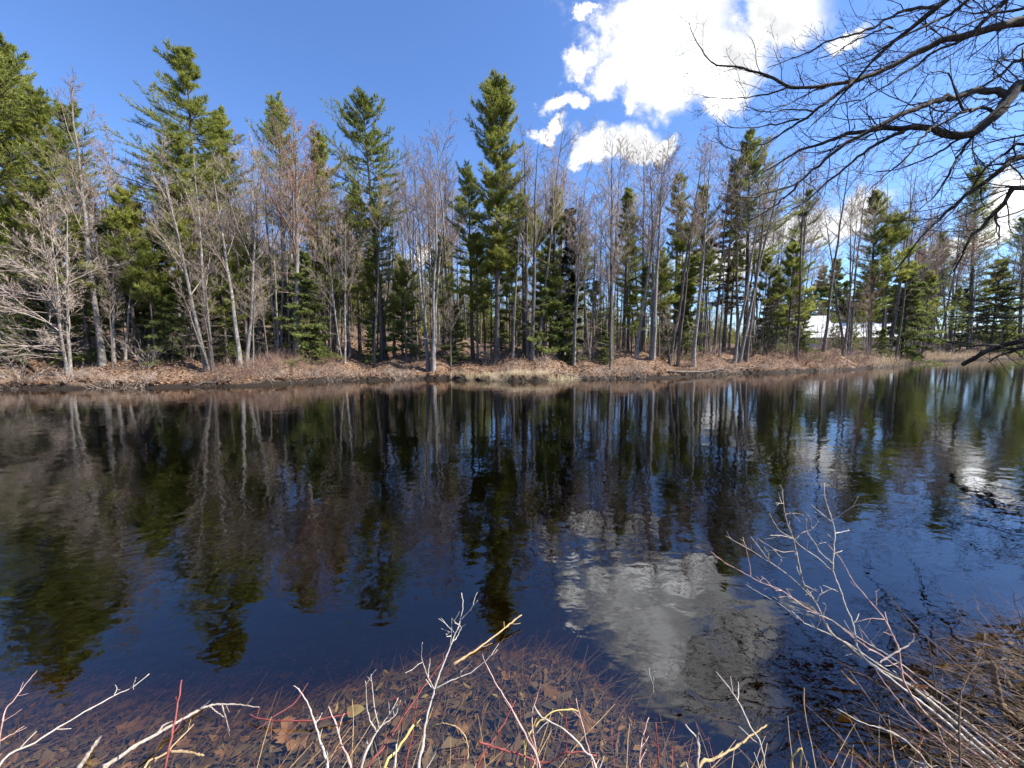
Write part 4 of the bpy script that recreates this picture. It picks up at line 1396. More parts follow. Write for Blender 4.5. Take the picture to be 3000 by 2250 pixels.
for k, (px, back, s, label) in enumerate([
        (1345, 0.05, 1.2, 'straw tussock hanging over the water, leftmost of the row'), (1378, 0.1, 1.4, 'largest straw tussock, second in the row'),
        (1412, 0.1, 1.3, 'straw tussock, third in the row'), (1450, 0.1, 1.0, 'low straw tussock below the columnar pine'), (1490, 0.2, 0.9, 'small straw tussock at the end of the row')]):
    shrub('grass', px, back, s, label, 'grass tussock', 'dry grass tussocks at the far water edge', k, 'grass_tussock')


def smooth_line(pts, n):
    pts = np.asarray(pts, float)
    if len(pts) == 2:
        return pts[0] + (pts[1] - pts[0]) * np.linspace(0, 1, n)[:, None]
    s = np.concatenate([[0], np.cumsum(np.linalg.norm(np.diff(pts, axis=0), axis=1))])
    q = np.linspace(0, s[-1], n)
    # Catmull-Rom through the points
    ext = np.vstack([2 * pts[0] - pts[1], pts, 2 * pts[-1] - pts[-2]])
    i = np.clip(np.searchsorted(s, q, 'right') - 1, 0, len(pts) - 2)
    f = ((q - s[i]) / np.maximum(s[i + 1] - s[i], 1e-9))[:, None]
    p0, p1, p2, p3 = ext[i], ext[i + 1], ext[i + 2], ext[i + 3]
    return 0.5 * ((2 * p1) + (-p0 + p2) * f + (2 * p0 - 5 * p1 + 4 * p2 - p3) * f ** 2 + (-p0 + 3 * p1 - 3 * p2 + p3) * f ** 3)


# fallen logs on the far bank
for k, (pa, pb, ba, bb, r, label) in enumerate([
        (1480, 1660, 0.1, 1.1, 0.07, 'dark fallen log slanting into the water below the columnar pine'), (1650, 1745, 1.0, 0.2, 0.06, 'dark rotten limb lying on the bank below the pair of dark trunks'),
        (1960, 2180, 0.15, 0.9, 0.08, 'long dark log along the water below the slanting pair'), (560, 690, 0.3, 1.2, 0.05, 'thin fallen pole on the bank left of the red shrubs'),
        (1725, 1760, 0.2, 2.2, 0.05, 'grey fallen stem pointing up the bank below the tall maple'), (2190, 2260, 0.6, 1.8, 0.05, 'dark fallen branch right of the slanting pair')]):
    A = np.array([(pa - 1500) / FPX * (shore_tab(pa) + ba), shore_tab(pa) + ba, 0])
    B = np.array([(pb - 1500) / FPX * (shore_tab(pb) + bb), shore_tab(pb) + bb, 0])
    L_ = A + (B - A) * np.linspace(0, 1, 9)[:, None]
    L_[:, 2] = np.maximum(ground_z(L_[:, 0], L_[:, 1]), -0.03) + r * 0.7
    L_[:, 2] = L_[:, 2] * 0.4 + np.linspace(L_[0, 2], L_[-1, 2] + 0.1, 9) * 0.6
    root = empty('fallen_log', L_[0])
    m = MB(); tubes(m, L_ - L_[0], r * np.linspace(1, 0.45, 9), 8, cap=True); m.build('trunk', M_DARKBARK, root)
    rg = np.random.default_rng(900 + k)
    C, R = spawn(rg, (L_ - L_[0])[None], (r * np.linspace(1, 0.45, 9))[None], 7, 0.3, 1, 0.4, 1.0, 0.3, 5, 0.05, 0.12, 0.4, 0.010, 0.4)
    m = MB(); tubes(m, C, R, 4); o = m.build('branches', M_TWIG, root); o['kind'] = 'stuff'
    tag(root, label, 'log', 'fallen logs on the far bank')

# ------------------------------------------------------------------ overhanging tree of the near right bank
def O(x, y):
    return (1900 + x * 0.4973, y * 0.4973)


def Q(x, y):
    return (2300 + x * 0.3165, 850 + y * 0.3165)


TRUNK_XY = (18.4, 10.6)
FARTHER = 1.95
tz = gz(*TRUNK_XY)
# (points in crop units, depth at root, depth at tip, radius root, radius tip, from trunk?)
LIMBS = [
    ('O', [(2212, 120), (2060, 160), (1900, 200), (1740, 235), (1620, 290), (1500, 350), (1380, 410), (1280, 450), (1210, 480), (1050, 500), (830, 515), (760, 470), (640, 430), (500, 390), (380, 370), (310, 290), (260, 200), (240, 130)], 6.2, 6.6, 0.070, 0.006, 1),
    ('O', [(1210, 480), (1100, 560), (1000, 640), (900, 710), (800, 780), (700, 840), (560, 880), (470, 870), (390, 810)], 6.35, 6.8, 0.034, 0.006, 0),
    ('O', [(830, 515), (740, 545), (600, 570), (450, 580), (320, 572)], 6.5, 6.9, 0.018, 0.005, 0),
    ('O', [(1060, 500), (960, 545), (850, 600), (740, 640), (690, 665)], 6.45, 6.2, 0.016, 0.005, 0),
    ('O', [(960, 660), (850, 645), (700, 660), (565, 625)], 6.5, 6.2, 0.016, 0.005, 0),
    ('O', [(890, 705), (760, 730), (620, 745), (490, 750), (410, 695)], 6.55, 7.1, 0.017, 0.005, 0),
    ('O', [(1760, -10), (1640, 90), (1480, 220), (1370, 310), (1260, 420), (1120, 590), (960, 740)], 5.6, 6.4, 0.045, 0.008, 2),
    ('O', [(1680, 45), (1560, 50), (1440, 90), (1320, 160), (1180, 210), (1060, 245), (960, 300), (850, 345), (700, 400)], 5.7, 6.3, 0.026, 0.006, 0),
    ('O', [(1440, 165), (1330, 190), (1200, 250), (1080, 320), (960, 355)], 5.8, 6.0, 0.015, 0.005, 0),
    ('O', [(1900, -10), (1800, 70), (1600, 170), (1450, 240), (1300, 330), (1180, 370), (1130, 385)], 5.3, 5.6, 0.026, 0.006, 2),
    ('O', [(2120, -10), (2000, 90), (1900, 205), (1700, 290), (1600, 370), (1480, 450), (1340, 540), (1250, 590), (1180, 630)], 6.6, 6.9, 0.038, 0.008, 2),
    ('O', [(1250, 590), (1120, 610), (1050, 640), (960, 740), (930, 770)], 6.9, 7.0, 0.013, 0.005, 0),
    ('O', [(2212, 500), (2150, 550), (2080, 640), (2000, 710), (1930, 760), (1860, 800), (1760, 785), (1650, 755), (1480, 750), (1390, 755), (1270, 775), (1180, 785), (1060, 830), (920, 880), (830, 920), (740, 980), (660, 1020)], 5.6, 6.0, 0.088, 0.008, 1),
    ('O', [(2120, 560), (2060, 540), (1950, 530), (1830, 565), (1700, 590), (1560, 650), (1450, 690), (1350, 750), (1270, 790), (1150, 850), (1030, 950), (960, 1010), (880, 1075), (700, 1140), (600, 1165), (430, 1140)], 5.6, 5.2, 0.055, 0.006, 0),
    ('O', [(880, 1075), (820, 1150), (700, 1240), (600, 1300)], 5.35, 5.5, 0.018, 0.006, 0),
    ('O', [(1500, 770), (1380, 830), (1250, 910), (1150, 1000), (1040, 1080), (960, 1160), (800, 1270)], 5.75, 6.4, 0.030, 0.007, 0),
    ('O', [(2050, 660), (1960, 635), (1880, 650), (1830, 600), (1790, 470), (1760, 430), (1660, 425)], 5.6, 5.0, 0.026, 0.006, 0),
    ('O', [(1880, 650), (1800, 690), (1700, 740), (1660, 765), (1600, 830), (1550, 900), (1490, 960), (1400, 1030), (1300, 1120)], 5.5, 5.0, 0.024, 0.006, 0),
    ('O', [(1860, 805), (1800, 840), (1720, 890), (1600, 950), (1450, 1000), (1340, 1010)], 5.65, 6.2, 0.020, 0.006, 0),
    ('O', [(1930, 770), (1850, 880), (1790, 990), (1740, 1080), (1680, 1160), (1600, 1230)], 5.6, 5.3, 0.026, 0.007, 0),
    ('O', [(2212, 920), (2100, 990), (1990, 1070), (1900, 1130), (1800, 1210), (1720, 1290), (1600, 1400), (1520, 1510), (1440, 1600)], 5.2, 5.4, 0.040, 0.007, 1),
    ('O', [(2212, 850), (2120, 900), (2030, 950), (1960, 1020), (1900, 1130)], 5.0, 5.25, 0.022, 0.010, 1),
    ('O', [(2212, 1100), (2100, 1190), (2000, 1290), (1900, 1400), (1850, 1480), (1800, 1600)], 4.9, 5.0, 0.042, 0.008, 1),
    ('O', [(2040, 1265), (2060, 1350), (2065, 1410), (2000, 1450)], 4.92, 4.8, 0.013, 0.005, 0),
    ('O', [(2212, 350), (2090, 430), (1980, 500), (1840, 590), (1730, 680), (1640, 790)], 6.0, 6.2, 0.028, 0.007, 1),
    ('O', [(2212, 45), (2050, 80), (1900, 130), (1760, 220), (1650, 330)], 6.6, 6.4, 0.024, 0.006, 1),
    ('O', [(2212, 790), (2060, 830), (1880, 880), (1790, 890)], 5.4, 5.6, 0.016, 0.005, 1),
    ('O', [(2212, 250), (2120, 330), (2000, 410), (1900, 450)], 6.8, 6.6, 0.020, 0.005, 1),
    ('Q', [(2212, 465), (2080, 500), (1960, 540), (1830, 590), (1740, 640), (1650, 690)], 5.2, 5.6, 0.044, 0.036, 1),
    ('Q', [(2212, 530), (2090, 552), (2050, 535), (1960, 500), (1850, 505), (1680, 515), (1500, 480), (1380, 430)], 5.2, 5.6, 0.026, 0.006, 1),
    ('Q', [(2110, 552), (2050, 580), (1980, 610), (1890, 665)], 5.25, 5.4, 0.024, 0.008, 0),
    ('Q', [(2212, 155), (2060, 160), (1900, 120), (1740, 90), (1550, 65), (1400, 40), (1290, 0)], 5.6, 6.4, 0.022, 0.006, 1),
    ('Q', [(2212, 240), (2050, 255), (1750, 260), (1500, 240), (1370, 180)], 5.4, 6.0, 0.018, 0.006, 1),
    ('Q', [(2212, 60), (2000, 130), (1830, 200), (1720, 190)], 5.0, 5.4, 0.016, 0.005, 1),
]
over = empty('overhanging_tree', (TRUNK_XY[0], TRUNK_XY[1], tz))
base_v = np.array([TRUNK_XY[0], TRUNK_XY[1], tz])
TL = smooth_line([(0, 0, -0.8), (0.03, 0, 0.6), (-0.15, -0.05, 4.0), (-0.5, 0.05, 8.5), (-1.0, 0.1, 14), (-1.5, 0.2, 19), (-1.7, 0.3, 23)], 22)
tr_r = np.interp(np.linspace(0, 1, 22), [0, 0.06, 0.4, 1], [0.80, 0.58, 0.44, 0.08])
m = MB(); tubes(m, TL, tr_r, 14); m.build('trunk', M_LIMB, over)
rng = np.random.default_rng(12)
for (crop, pts, d0, d1, r0, r1, root) in LIMBS:
    r0, r1, d0, d1 = r0 * 0.85 * FARTHER, r1 * 0.85 * FARTHER, d0 * FARTHER, d1 * FARTHER
    fn = O if crop == 'O' else Q
    px = np.array([fn(*p) for p in pts])
    s = np.concatenate([[0], np.cumsum(np.linalg.norm(np.diff(px, axis=0), axis=1))])
    dep = d0 + (d1 - d0) * s / s[-1] + 0.25 * np.sin(s / s[-1] * 9 + r0 * 150)
    dep[0] = d0
    P = np.array([at(p[0], p[1], dd) for p, dd in zip(px, dep)])
    if root == 1:        # carry the limb on to the trunk beyond the frame
        zj = np.clip(P[0, 2] - tz - (1.5 if P[0, 2] > 4 else -0.4), 1.0, 21)
        T_ = base_v + np.array([np.interp(zj, TL[:, 2], TL[:, 0]), np.interp(zj, TL[:, 2], TL[:, 1]), zj])
        mid = (T_ + P[0]) / 2 + np.array([0, 0, 0.3])
        P = np.vstack([T_, mid, P])
        rad = np.concatenate([[r0 * 1.5, r0 * 1.2], r0 + (r1 - r0) * (s / s[-1]) ** 0.8])
    elif root == 2:      # limb that comes down from above the frame
        zj = np.clip(P[0, 2] - tz - 0.3, 1.0, 22)
        T_ = base_v + np.array([np.interp(zj, TL[:, 2], TL[:, 0]), np.interp(zj, TL[:, 2], TL[:, 1]), zj])
        mid = T_ * 0.45 + P[0] * 0.55 + np.array([0, 0, 2.0])
        P = np.vstack([T_, mid, P])
        rad = np.concatenate([[r0 * 1.7, r0 * 1.25], r0 + (r1 - r0) * (s / s[-1]) ** 0.8])
    else:
        rad = r0 + (r1 - r0) * (s / s[-1]) ** 0.8
    N = max(12, len(P) * 3)
    q = np.linspace(0, 1, len(P))
    ss = np.concatenate([[0], np.cumsum(np.linalg.norm(np.diff(P, axis=0), axis=1))]); ss /= ss[-1]
    C = smooth_line(P, N)
    R = np.interp(np.linspace(0, 1, N), ss, rad)
    C = C + rng.normal(0, 0.018, C.shape) * np.minimum(1, R[:, None] * 40)
    R = R * rng.uniform(0.93, 1.10, R.shape)
    m = MB(); tubes(m, C - base_v, R, 8, cap=True)
    limb = m.build('limb', M_LIMB, over)
    if r1 > 0.05:
        continue
    Lw = float(np.linalg.norm(np.diff(C, axis=0), axis=1).sum())
    t0 = 0.12 if root == 0 else 0.25
    k1 = max(4, int(Lw * 2.9))
    mt = MB()
    C2, R2 = spawn(rng, (C - base_v)[None], R[None], k1, t0, 1.0, 0.35, 1.0, min(0.9, 1.5 / Lw), 7, 0.05, 0.13, 0.34, 0.0075, 0.4, lfall=0.35)
    R2 = np.clip(R2, 0.0045, 0.015)
    tubes(mt, C2, R2, 4)
    C3, R3 = spawn(rng, C2, R2, 5, 0.15, 1.0, 0.3, 0.9, 0.5, 5, 0.05, 0.14, 0.6, 0.0046, 0.5)
    tubes(mt, C3, R3, 3, tip=True)
    C4, R4 = spawn(rng, C3, R3, 2, 0.2, 1.0, 0.3, 0.9, 0.5, 3, 0.05, 0.14, 0.7, 0.0042, 0.6)
    tubes(mt, C4, R4, 3, tip=True)
    mt.build('crown', M_LIMBTWIG, limb)
# rest of the crown, above and beyond the frame
up_tr = MB()
C1, R1 = spawn(rng, TL[None], tr_r[None], 12, 0.5, 1, 0.5, 1.0, 0.26, 8, 0.06, 0.06, 0.4, 0.04, 0.3)
k_ = C1[:, -1, 0] > -1.0
C1, R1 = C1[k_], R1[k_]
tubes(up_tr, C1, R1, 6)
C2, R2 = spawn(rng, C1, R1, 8, 0.2, 1, 0.3, 0.8, 0.4, 6, 0.04, 0.1, 0.5, 0.008, 0.4)
tubes(up_tr, C2, R2, 4)
up_tr.build('crown', M_LIMB, over)
tag(over, 'dark mossy tree on the near bank whose bare limbs hang over the water', 'tree')

# ------------------------------------------------------------------ bed of the shallows
def leaf_outline(kind, rg):
    if kind == 'oak':
        pts = [(0, 0), (.05, .10), (.28, .20), (.15, .30), (.42, .48), (.20, .52), (.40, .72), (.16, .74), (.22, .88), (0, 1.0)]
    elif kind == 'willow':
        pts = [(0, 0), (.07, .15), (.125, .35), (.13, .55), (.085, .8), (0, 1.0)]
    elif kind == 'maple':
        pts = [(0, 0), (.10, .12), (.34, .10), (.26, .28), (.52, .45), (.34, .52), (.36, .66), (.16, .64), (.14, .84), (0, 1.0)]
    else:
        pts = [(0, 0), (.18, .12), (.30, .34), (.30, .58), (.18, .82), (0, 1.0)]
    R_ = [(a_ * rg.uniform(.85, 1.15), b_) for a_, b_ in pts]
    L_ = [(-a_ * rg.uniform(.85, 1.15), b_) for a_, b_ in pts[1:-1]][::-1]
    return np.array(R_ + L_)


def leaf_mesh(kind, rg, mb_=None, M=None, org=None, size=1.0, mat=0):
    o2 = leaf_outline(kind, rg)
    n = len(o2)
    z_ = 0.35 * np.abs(o2[:, 0]) * rg.uniform(-1, 2) + 0.5 * (o2[:, 1] - .5) ** 2 * rg.uniform(-1, 2) + rg.normal(0, 0.03, n)
    V = np.column_stack([o2[:, 0], o2[:, 1] - .5, z_])
    mid = np.array([[0, y_ - .5, 0.0] for y_ in (0.25, 0.5, 0.75)])
    V = np.vstack([V, mid])
    F = []
    for i in range(n):
        j = (i + 1) % n
        ym = (o2[i, 1] + o2[j, 1]) / 2
        c_ = n + (0 if ym < .375 else 1 if ym < .625 else 2)
        F.append((i, j, c_))
    F += [(n, n + 1, int(np.argmin(np.abs(o2[:, 1] - .375) + (o2[:, 0] < 0) * 9))), (n + 1, n, int(np.argmin(np.abs(o2[:, 1] - .375) + (o2[:, 0] > 0) * 9))),
          (n + 1, n + 2, int(np.argmin(np.abs(o2[:, 1] - .625) + (o2[:, 0] < 0) * 9))), (n + 2, n + 1, int(np.argmin(np.abs(o2[:, 1] - .625) + (o2[:, 0] > 0) * 9)))]
    return V * size, np.array(F)


M_OAK = leafy('sunken_oak_leaf', (0.085, 0.050, 0.032), (0.17, 0.100, 0.062), (0.29, 0.175, 0.105), 0.1, 9.0, 0.25, 0.55)
M_YELLOW = leafy('sunken_yellow_leaf', (0.16, 0.12, 0.055), (0.29, 0.23, 0.105), (0.44, 0.37, 0.19), 0.1, 9.0, 0.25, 0.55)
M_DULL = leafy('sunken_dull_leaf', (0.050, 0.034, 0.019), (0.120, 0.080, 0.042), (0.26, 0.18, 0.085), 0.1, 4.0, 0.0, 0.6)
M_SILTLEAF = leafy('silted_leaf', (0.045, 0.038, 0.028), (0.095, 0.078, 0.055), (0.17, 0.135, 0.085), 0.05, 4.0, 0.0, 0.7)
rng = np.random.default_rng(21)


def bed_points(n, ymax_):
    """Random spots on the bed, denser towards the shore."""
    out = []
    while len(out) < n:
        y = rng.uniform(1.25, ymax_)
        x = rng.uniform(-1.5, 1.55) * y
        if y < near_line(x) - 0.25:
            continue
        out.append((x, y))
    P = np.array(out)
    return P


# the mat of small sunken leaves and stalks
def scrap_litter(name, n, ymax_, smin, smax, mat, label, lift):
    """Many small bent leaf scraps of four triangles each."""
    P = bed_points(n, ymax_)
    Z = ground_z(P[:, 0], P[:, 1]) + rng.uniform(0.006, lift, n)
    c = np.column_stack([P, Z])
    th = rng.uniform(0, 6.28, n)
    a1 = np.column_stack([np.cos(th), np.sin(th), rng.normal(0, 0.18, n)])
    a2 = np.column_stack([-np.sin(th), np.cos(th), rng.normal(0, 0.30, n)])
    L = rng.uniform(smin, smax, (n, 1)) * rng.uniform(0.5, 1.0, (n, 1))
    W = L * rng.uniform(0.16, 0.55, (n, 1))
    k1, k2 = rng.uniform(0.5, 1.2, (n, 1)), rng.uniform(0.5, 1.2, (n, 1))
    up_ = np.array([0, 0, 1.0]) * rng.uniform(-0.1, 0.35, (n, 1)) * L
    V = np.stack([c - a1 * L, c - a1 * L * 0.2 + a2 * W * k1 + up_, c + a1 * L + up_ * 0.5, c + a1 * L * 0.25 - a2 * W * k2 + up_, c], 1)
    base = np.arange(n)[:, None] * 5
    F = np.concatenate([base + np.array([[0, 4, 1]]), base + np.array([[1, 4, 2]]), base + np.array([[2, 4, 3]]), base + np.array([[3, 4, 0]])])
    m_ = MB()
    m_.add(V.reshape(-1, 3), F)
    return tag(m_.build(name, mat, smooth=False), label, 'leaves', kind='stuff')


scrap_litter('sunken_leaf_litter', 15000, 4.6, 0.018, 0.065, M_DULL, 'mat of dull sunken leaves on the shallow bed', 0.035)
scrap_litter('sunken_silt_leaves', 3500, 4.6, 0.05, 0.10, M_SILTLEAF, 'silt covered sunken leaves on the shallow bed', 0.045)
mb_s = MB()
P = bed_points(3600, 3.8)
Z = ground_z(P[:, 0], P[:, 1])
d = rng.normal(0, 1, (len(P), 3)); d[:, 2] *= 0.06
d[:, 0] += 0.5; d[:, 1] += 0.35
C = grow(rng, np.column_stack([P, Z + 0.03]), d, rng.uniform(0.06, 0.38, len(P)), 4, 0.0, 0.06)
tubes(mb_s, C, np.full((len(P), 1), 1.0) * rng.uniform(0.0012, 0.0036, (len(P), 1)) * np.linspace(1, .6, 4)[None], 3)
o = mb_s.build('sunken_stalks', bark('sunken_stalk', (0.05, 0.034, 0.022), (0.24, 0.16, 0.095), 3.0, 1.0, 0.0, 0.1))
tag(o, 'sunken brown stalks strewn on the shallow bed', 'stalks', kind='stuff')

# leaves large enough to pick out
KINDS = {'oak': ('oak_leaf', M_OAK, 'brown lobed oak leaf lying on the shallow bed', 'brown oak leaves on the shallow bed', 'leaf'),
         'willow': ('willow_leaf', M_YELLOW, 'narrow yellow leaf lying on the shallow bed', 'narrow yellow leaves on the shallow bed', 'leaf'),
         'plain': ('oval_leaf', M_YELLOW, 'oval faded yellow leaf lying on the shallow bed', 'oval yellow leaves on the shallow bed', 'leaf'),
         'maple': ('maple_leaf', M_OAK, 'brown maple leaf lying on the shallow bed', 'brown maple leaves on the shallow bed', 'leaf')}
LM = {}
for kd in KINDS:
    LM[kd] = []
    for q in range(4):
        V, F = leaf_mesh(kd, rng)
        m = MB(); m.add(V, F)
        LM[kd].append(m.mesh(KINDS[kd][0], KINDS[kd][1], False))
LEAVES = {}
SPOTS = [(-900, 400, 'beneath the long white twig'), (400, 800, 'near the crimson stick'), (800, 1120, 'around the four pronged shrub'), (1120, 1420, 'around the white forked stem'), (1420, 1750, 'around the sickle shaped blade'),
         (1750, 2150, 'near the straight crimson stem'), (2150, 9000, 'under the leaning bush')]


def proj(p):
    d = np.asarray(p, float) - np.array([0, 0, CAM_H])
    f = d[1] * CP - d[2] * SP
    return np.array([1500 + d[0] / f * FPX, 1125 - (d[1] * SP + d[2] * CP) / f * FPX])


def note_leaf(o, kd):
    px = float(proj(o.location)[0])
    wl = [c for a, b, c in SPOTS if a <= px < b][0]
    LEAVES.setdefault(({'oak': 'brown oak leaves', 'willow': 'narrow yellow leaves', 'plain': 'oval yellow leaves', 'maple': 'brown maple leaves'}[kd], wl), []).append((px, o))
    tag(o, 'leaf', 'leaf', KINDS[kd][3])


PICK = [('oak', 838, 2175, .19, 20), ('oak', 880, 2200, .15, 100), ('oak', 1716, 2140, .20, 190), ('oak', 1610, 2040, .17, 240), ('maple', 1975, 2195, .17, 30), ('oak', 1510, 1930, .15, 80),
        ('oak', 1590, 1990, .12, 140), ('maple', 2125, 2030, .16, 60), ('oak', 395, 2140, .22, 290), ('oak', 530, 2215, .17, 200), ('oak', 840, 1955, .17, 120), ('maple', 1000, 1955, .12, 70),
        ('plain', 1045, 2105, .15, 250), ('willow', 1230, 2060, .13, 95), ('willow', 690, 2100, .10, 170), ('willow', 1115, 2025, .10, 150), ('plain', 770, 2015, .09, 20), ('willow', 1370, 2030, .09, 60),
        ('willow', 560, 1700 + 390, .10, 110), ('maple', 2110, 2125, .15, 10), ('oak', 1900, 2110, .15, 215), ('oak', 1700, 1945, .13, 300), ('plain', 1130, 1960, .10, 35), ('willow', 990, 2095, .10, 15), ('oak', 1180, 2150, .16, 60), ('oak', 1270, 2110, .13, 330)]
for (kd, px, py, s, th) in PICK:
    p = on_water(px, py)
    p2 = p * 1.0
    for _ in range(4):           # follow the sight line down to the bed
        zb_ = gz(p2[0], p2[1])
        dr_ = ray(px, py)
        t_ = (zb_ - CAM_H) / dr_[2]
        p2 = dr_ * t_
    o = bpy.data.objects.new(KINDS[kd][0], LM[kd][int(rng.integers(0, 4))])
    o.location = (p2[0], p2[1], gz(p2[0], p2[1]) + 0.055)
    o.rotation_euler = (rng.normal(0, .1), rng.normal(0, .1), math.radians(th))
    o.scale = (s, s, s)
    COL.objects.link(o)
    note_leaf(o, kd)
for k in range(95):
    P = bed_points(1, 3.0)[0]
    if P[0] < -0.9 and P[1] > 2.3:
        continue
    kd = rng.choice(['oak', 'willow', 'plain', 'maple'], p=[.34, .36, .18, .12])
    o = bpy.data.objects.new(KINDS[kd][0], LM[kd][int(rng.integers(0, 4))])
    s = float(rng.uniform(.07, .17) if kd in ('oak', 'maple') else rng.uniform(.04, .09))
    o.location = (P[0], P[1], gz(P[0], P[1]) + 0.03)
    o.rotation_euler = (rng.normal(0, .25), rng.normal(0, .25), rng.uniform(0, 6.28))
    o.scale = (s * rng.uniform(.7, 1.1), s, s)
    COL.objects.link(o)
    note_leaf(o, kd)

number_off(LEAVES)

# ------------------------------------------------------------------ stems of the near bank
M_WHITE = bark('bleached_stem', (0.26, 0.22, 0.18), (0.58, 0.52, 0.44), 14.0, 1.0, 0.08, 0.2)
M_RED = bark('red_osier_bark', (0.12, 0.028, 0.026), (0.29, 0.075, 0.065), 10.0, 1.0, 0.12, 0.2, 0.55)
M_PINK = bark('pinkish_stem', (0.30, 0.16, 0.13), (0.58, 0.40, 0.33), 12.0, 1.0, 0.08, 0.2)
M_TAN = bark('tan_stem', (0.26, 0.17, 0.085), (0.52, 0.37, 0.19), 12.0, 1.0, 0.08, 0.2)
M_YEL = bark('yellow_stem', (0.36, 0.26, 0.07), (0.62, 0.48, 0.19), 12.0, 1.0, 0.05, 0.2)
M_BROWN = bark('brown_stick', (0.075, 0.048, 0.03), (0.23, 0.155, 0.10), 12.0, 1.0, 0.08, 0.5)
M_MOSSY = bark('flaking_stick', (0.15, 0.11, 0.08), (0.56, 0.49, 0.41), 16.0, 1.0, 0.08, 0.5)


def K(ox, oy):
    return lambda x, y: (ox + x * 0.36166, oy + y * 0.36166)


K1, K2, K3, K4, K5 = K(0, 1650), K(700, 1650), K(1400, 1650), K(2200, 1650), K(2000, 1350)
rng = np.random.default_rng(31)


def stem(name, label, cat, mat, fn, pts, d0, d1, r0, r1, forks=(), group=None, root=True, twigs=5, lie=None):
    """A stem traced by points seen in the picture, d0..d1 its depth from foot to tip; rooted in the bank unless it lies in the water (lie = height)."""
    px = np.array([fn(*p) for p in pts])
    s = np.concatenate([[0], np.cumsum(np.linalg.norm(np.diff(px, axis=0), axis=1))]); s /= s[-1]
    if lie is None:
        dep = d0 + (d1 - d0) * s
        P = np.array([at(a_[0], a_[1], b_) for a_, b_ in zip(px, dep)])
    else:
        lz = np.interp(s, [0, 1], lie if isinstance(lie, (tuple, list)) else (lie, lie))
        P = []
        for a_, z_ in zip(px, lz):
            dr_ = ray(*a_)
            P.append(np.array([0, 0, CAM_H]) + dr_ * ((z_ - CAM_H) / dr_[2]))
        P = np.array(P)
    r0, r1 = r0 * 0.85, r1 * 0.8
    rad = r0 + (r1 - r0) * s
    if root and lie is None:      # carry the foot down into the bank
        foot = P[0] + (P[0] - P[1]) * 0.35
        g = gz(foot[0], foot[1])
        foot2 = np.array([P[0][0] + (P[0][0] - P[1][0]) * 0.6, P[0][1] - 0.12, 0])
        foot2[2] = gz(foot2[0], foot2[1]) - 0.05
        P = np.vstack([foot2, (foot2 + P[0]) / 2 * 1.0, P])
        rad = np.concatenate([[r0 * 1.1, r0 * 1.05], rad])
    base = P[0].copy()
    N = max(16, 6 * len(P))
    ss = np.concatenate([[0], np.cumsum(np.linalg.norm(np.diff(P, axis=0), axis=1))]); ss /= ss[-1]
    C = smooth_line(P, N)
    R = np.interp(np.linspace(0, 1, N), ss, rad) * rng.uniform(0.88, 1.12, N)
    R = R * np.where(rng.random(N) < 0.22, 1.38, 1.0)
    C[1:-1] += rng.normal(0, 0.0014, (N - 2, 3))
    root_o = empty(name, base)
    m = MB(); tubes(m, C - base, R, 8, cap=True); m.build('stem', mat, root_o)
    allC = [(C, R)]
    cpx = np.array([proj(c_) for c_ in C])
    for fk in forks:
        fp = np.array([fn(*p) for p in fk])
        best = None
        for (CC, RR) in allC:
            pj = np.array([proj(c_) for c_ in CC])
            dd = np.linalg.norm(pj - fp[0], axis=1)
            i = int(np.argmin(dd))
            if best is None or dd[i] < best[0]:
                best = (dd[i], CC[i], RR[i])
        dpt = best[1][1]
        fs = np.concatenate([[0], np.cumsum(np.linalg.norm(np.diff(fp, axis=0), axis=1))]); fs /= fs[-1]
        if lie is None:
            off = rng.uniform(-0.14, 0.10)
            FP = np.array([at(a_[0], a_[1], dpt + off * f_) for a_, f_ in zip(fp, fs)])
        else:
            FP = []
            for a_ in fp:
                dr_ = ray(*a_)
                FP.append(np.array([0, 0, CAM_H]) + dr_ * ((best[1][2] - CAM_H) / dr_[2]))
            FP = np.array(FP)
        FP[0] = best[1]
        n2 = max(6, 4 * len(FP))
        FC = smooth_line(FP, n2)
        FR = np.linspace(max(min(best[2] * 0.8, r0 * 0.7), r1), r1 * 0.7, n2) * np.where(rng.random(n2) < 0.22, 1.35, 1.0)
        FC[1:-1] += rng.normal(0, 0.0012, (n2 - 2, 3))
        m = MB(); tubes(m, FC - base, FR, 6, cap=True); m.build('twig', mat, root_o)
        allC.append((FC, FR))
    if twigs:
        mt = MB()
        for CC, RR in allC:
            L_ = float(np.linalg.norm(np.diff(CC, axis=0), axis=1).sum())
            kk = max(1, int(L_ * twigs))
            C2, R2 = spawn(rng, (CC - base)[None], RR[None], kk, 0.35, 1.0, 0.5, 1.0, min(0.5, 0.10 / L_), 4, 0.03, 0.15, 0.6, 0.0014, 0.8)
            tubes(mt, C2, np.clip(R2, 0.0012, 0.0026), 4)
        o_ = mt.build('spurs', mat, root_o)
        o_['kind'] = 'stuff'
    tag(root_o, label, cat, group)
    return root_o


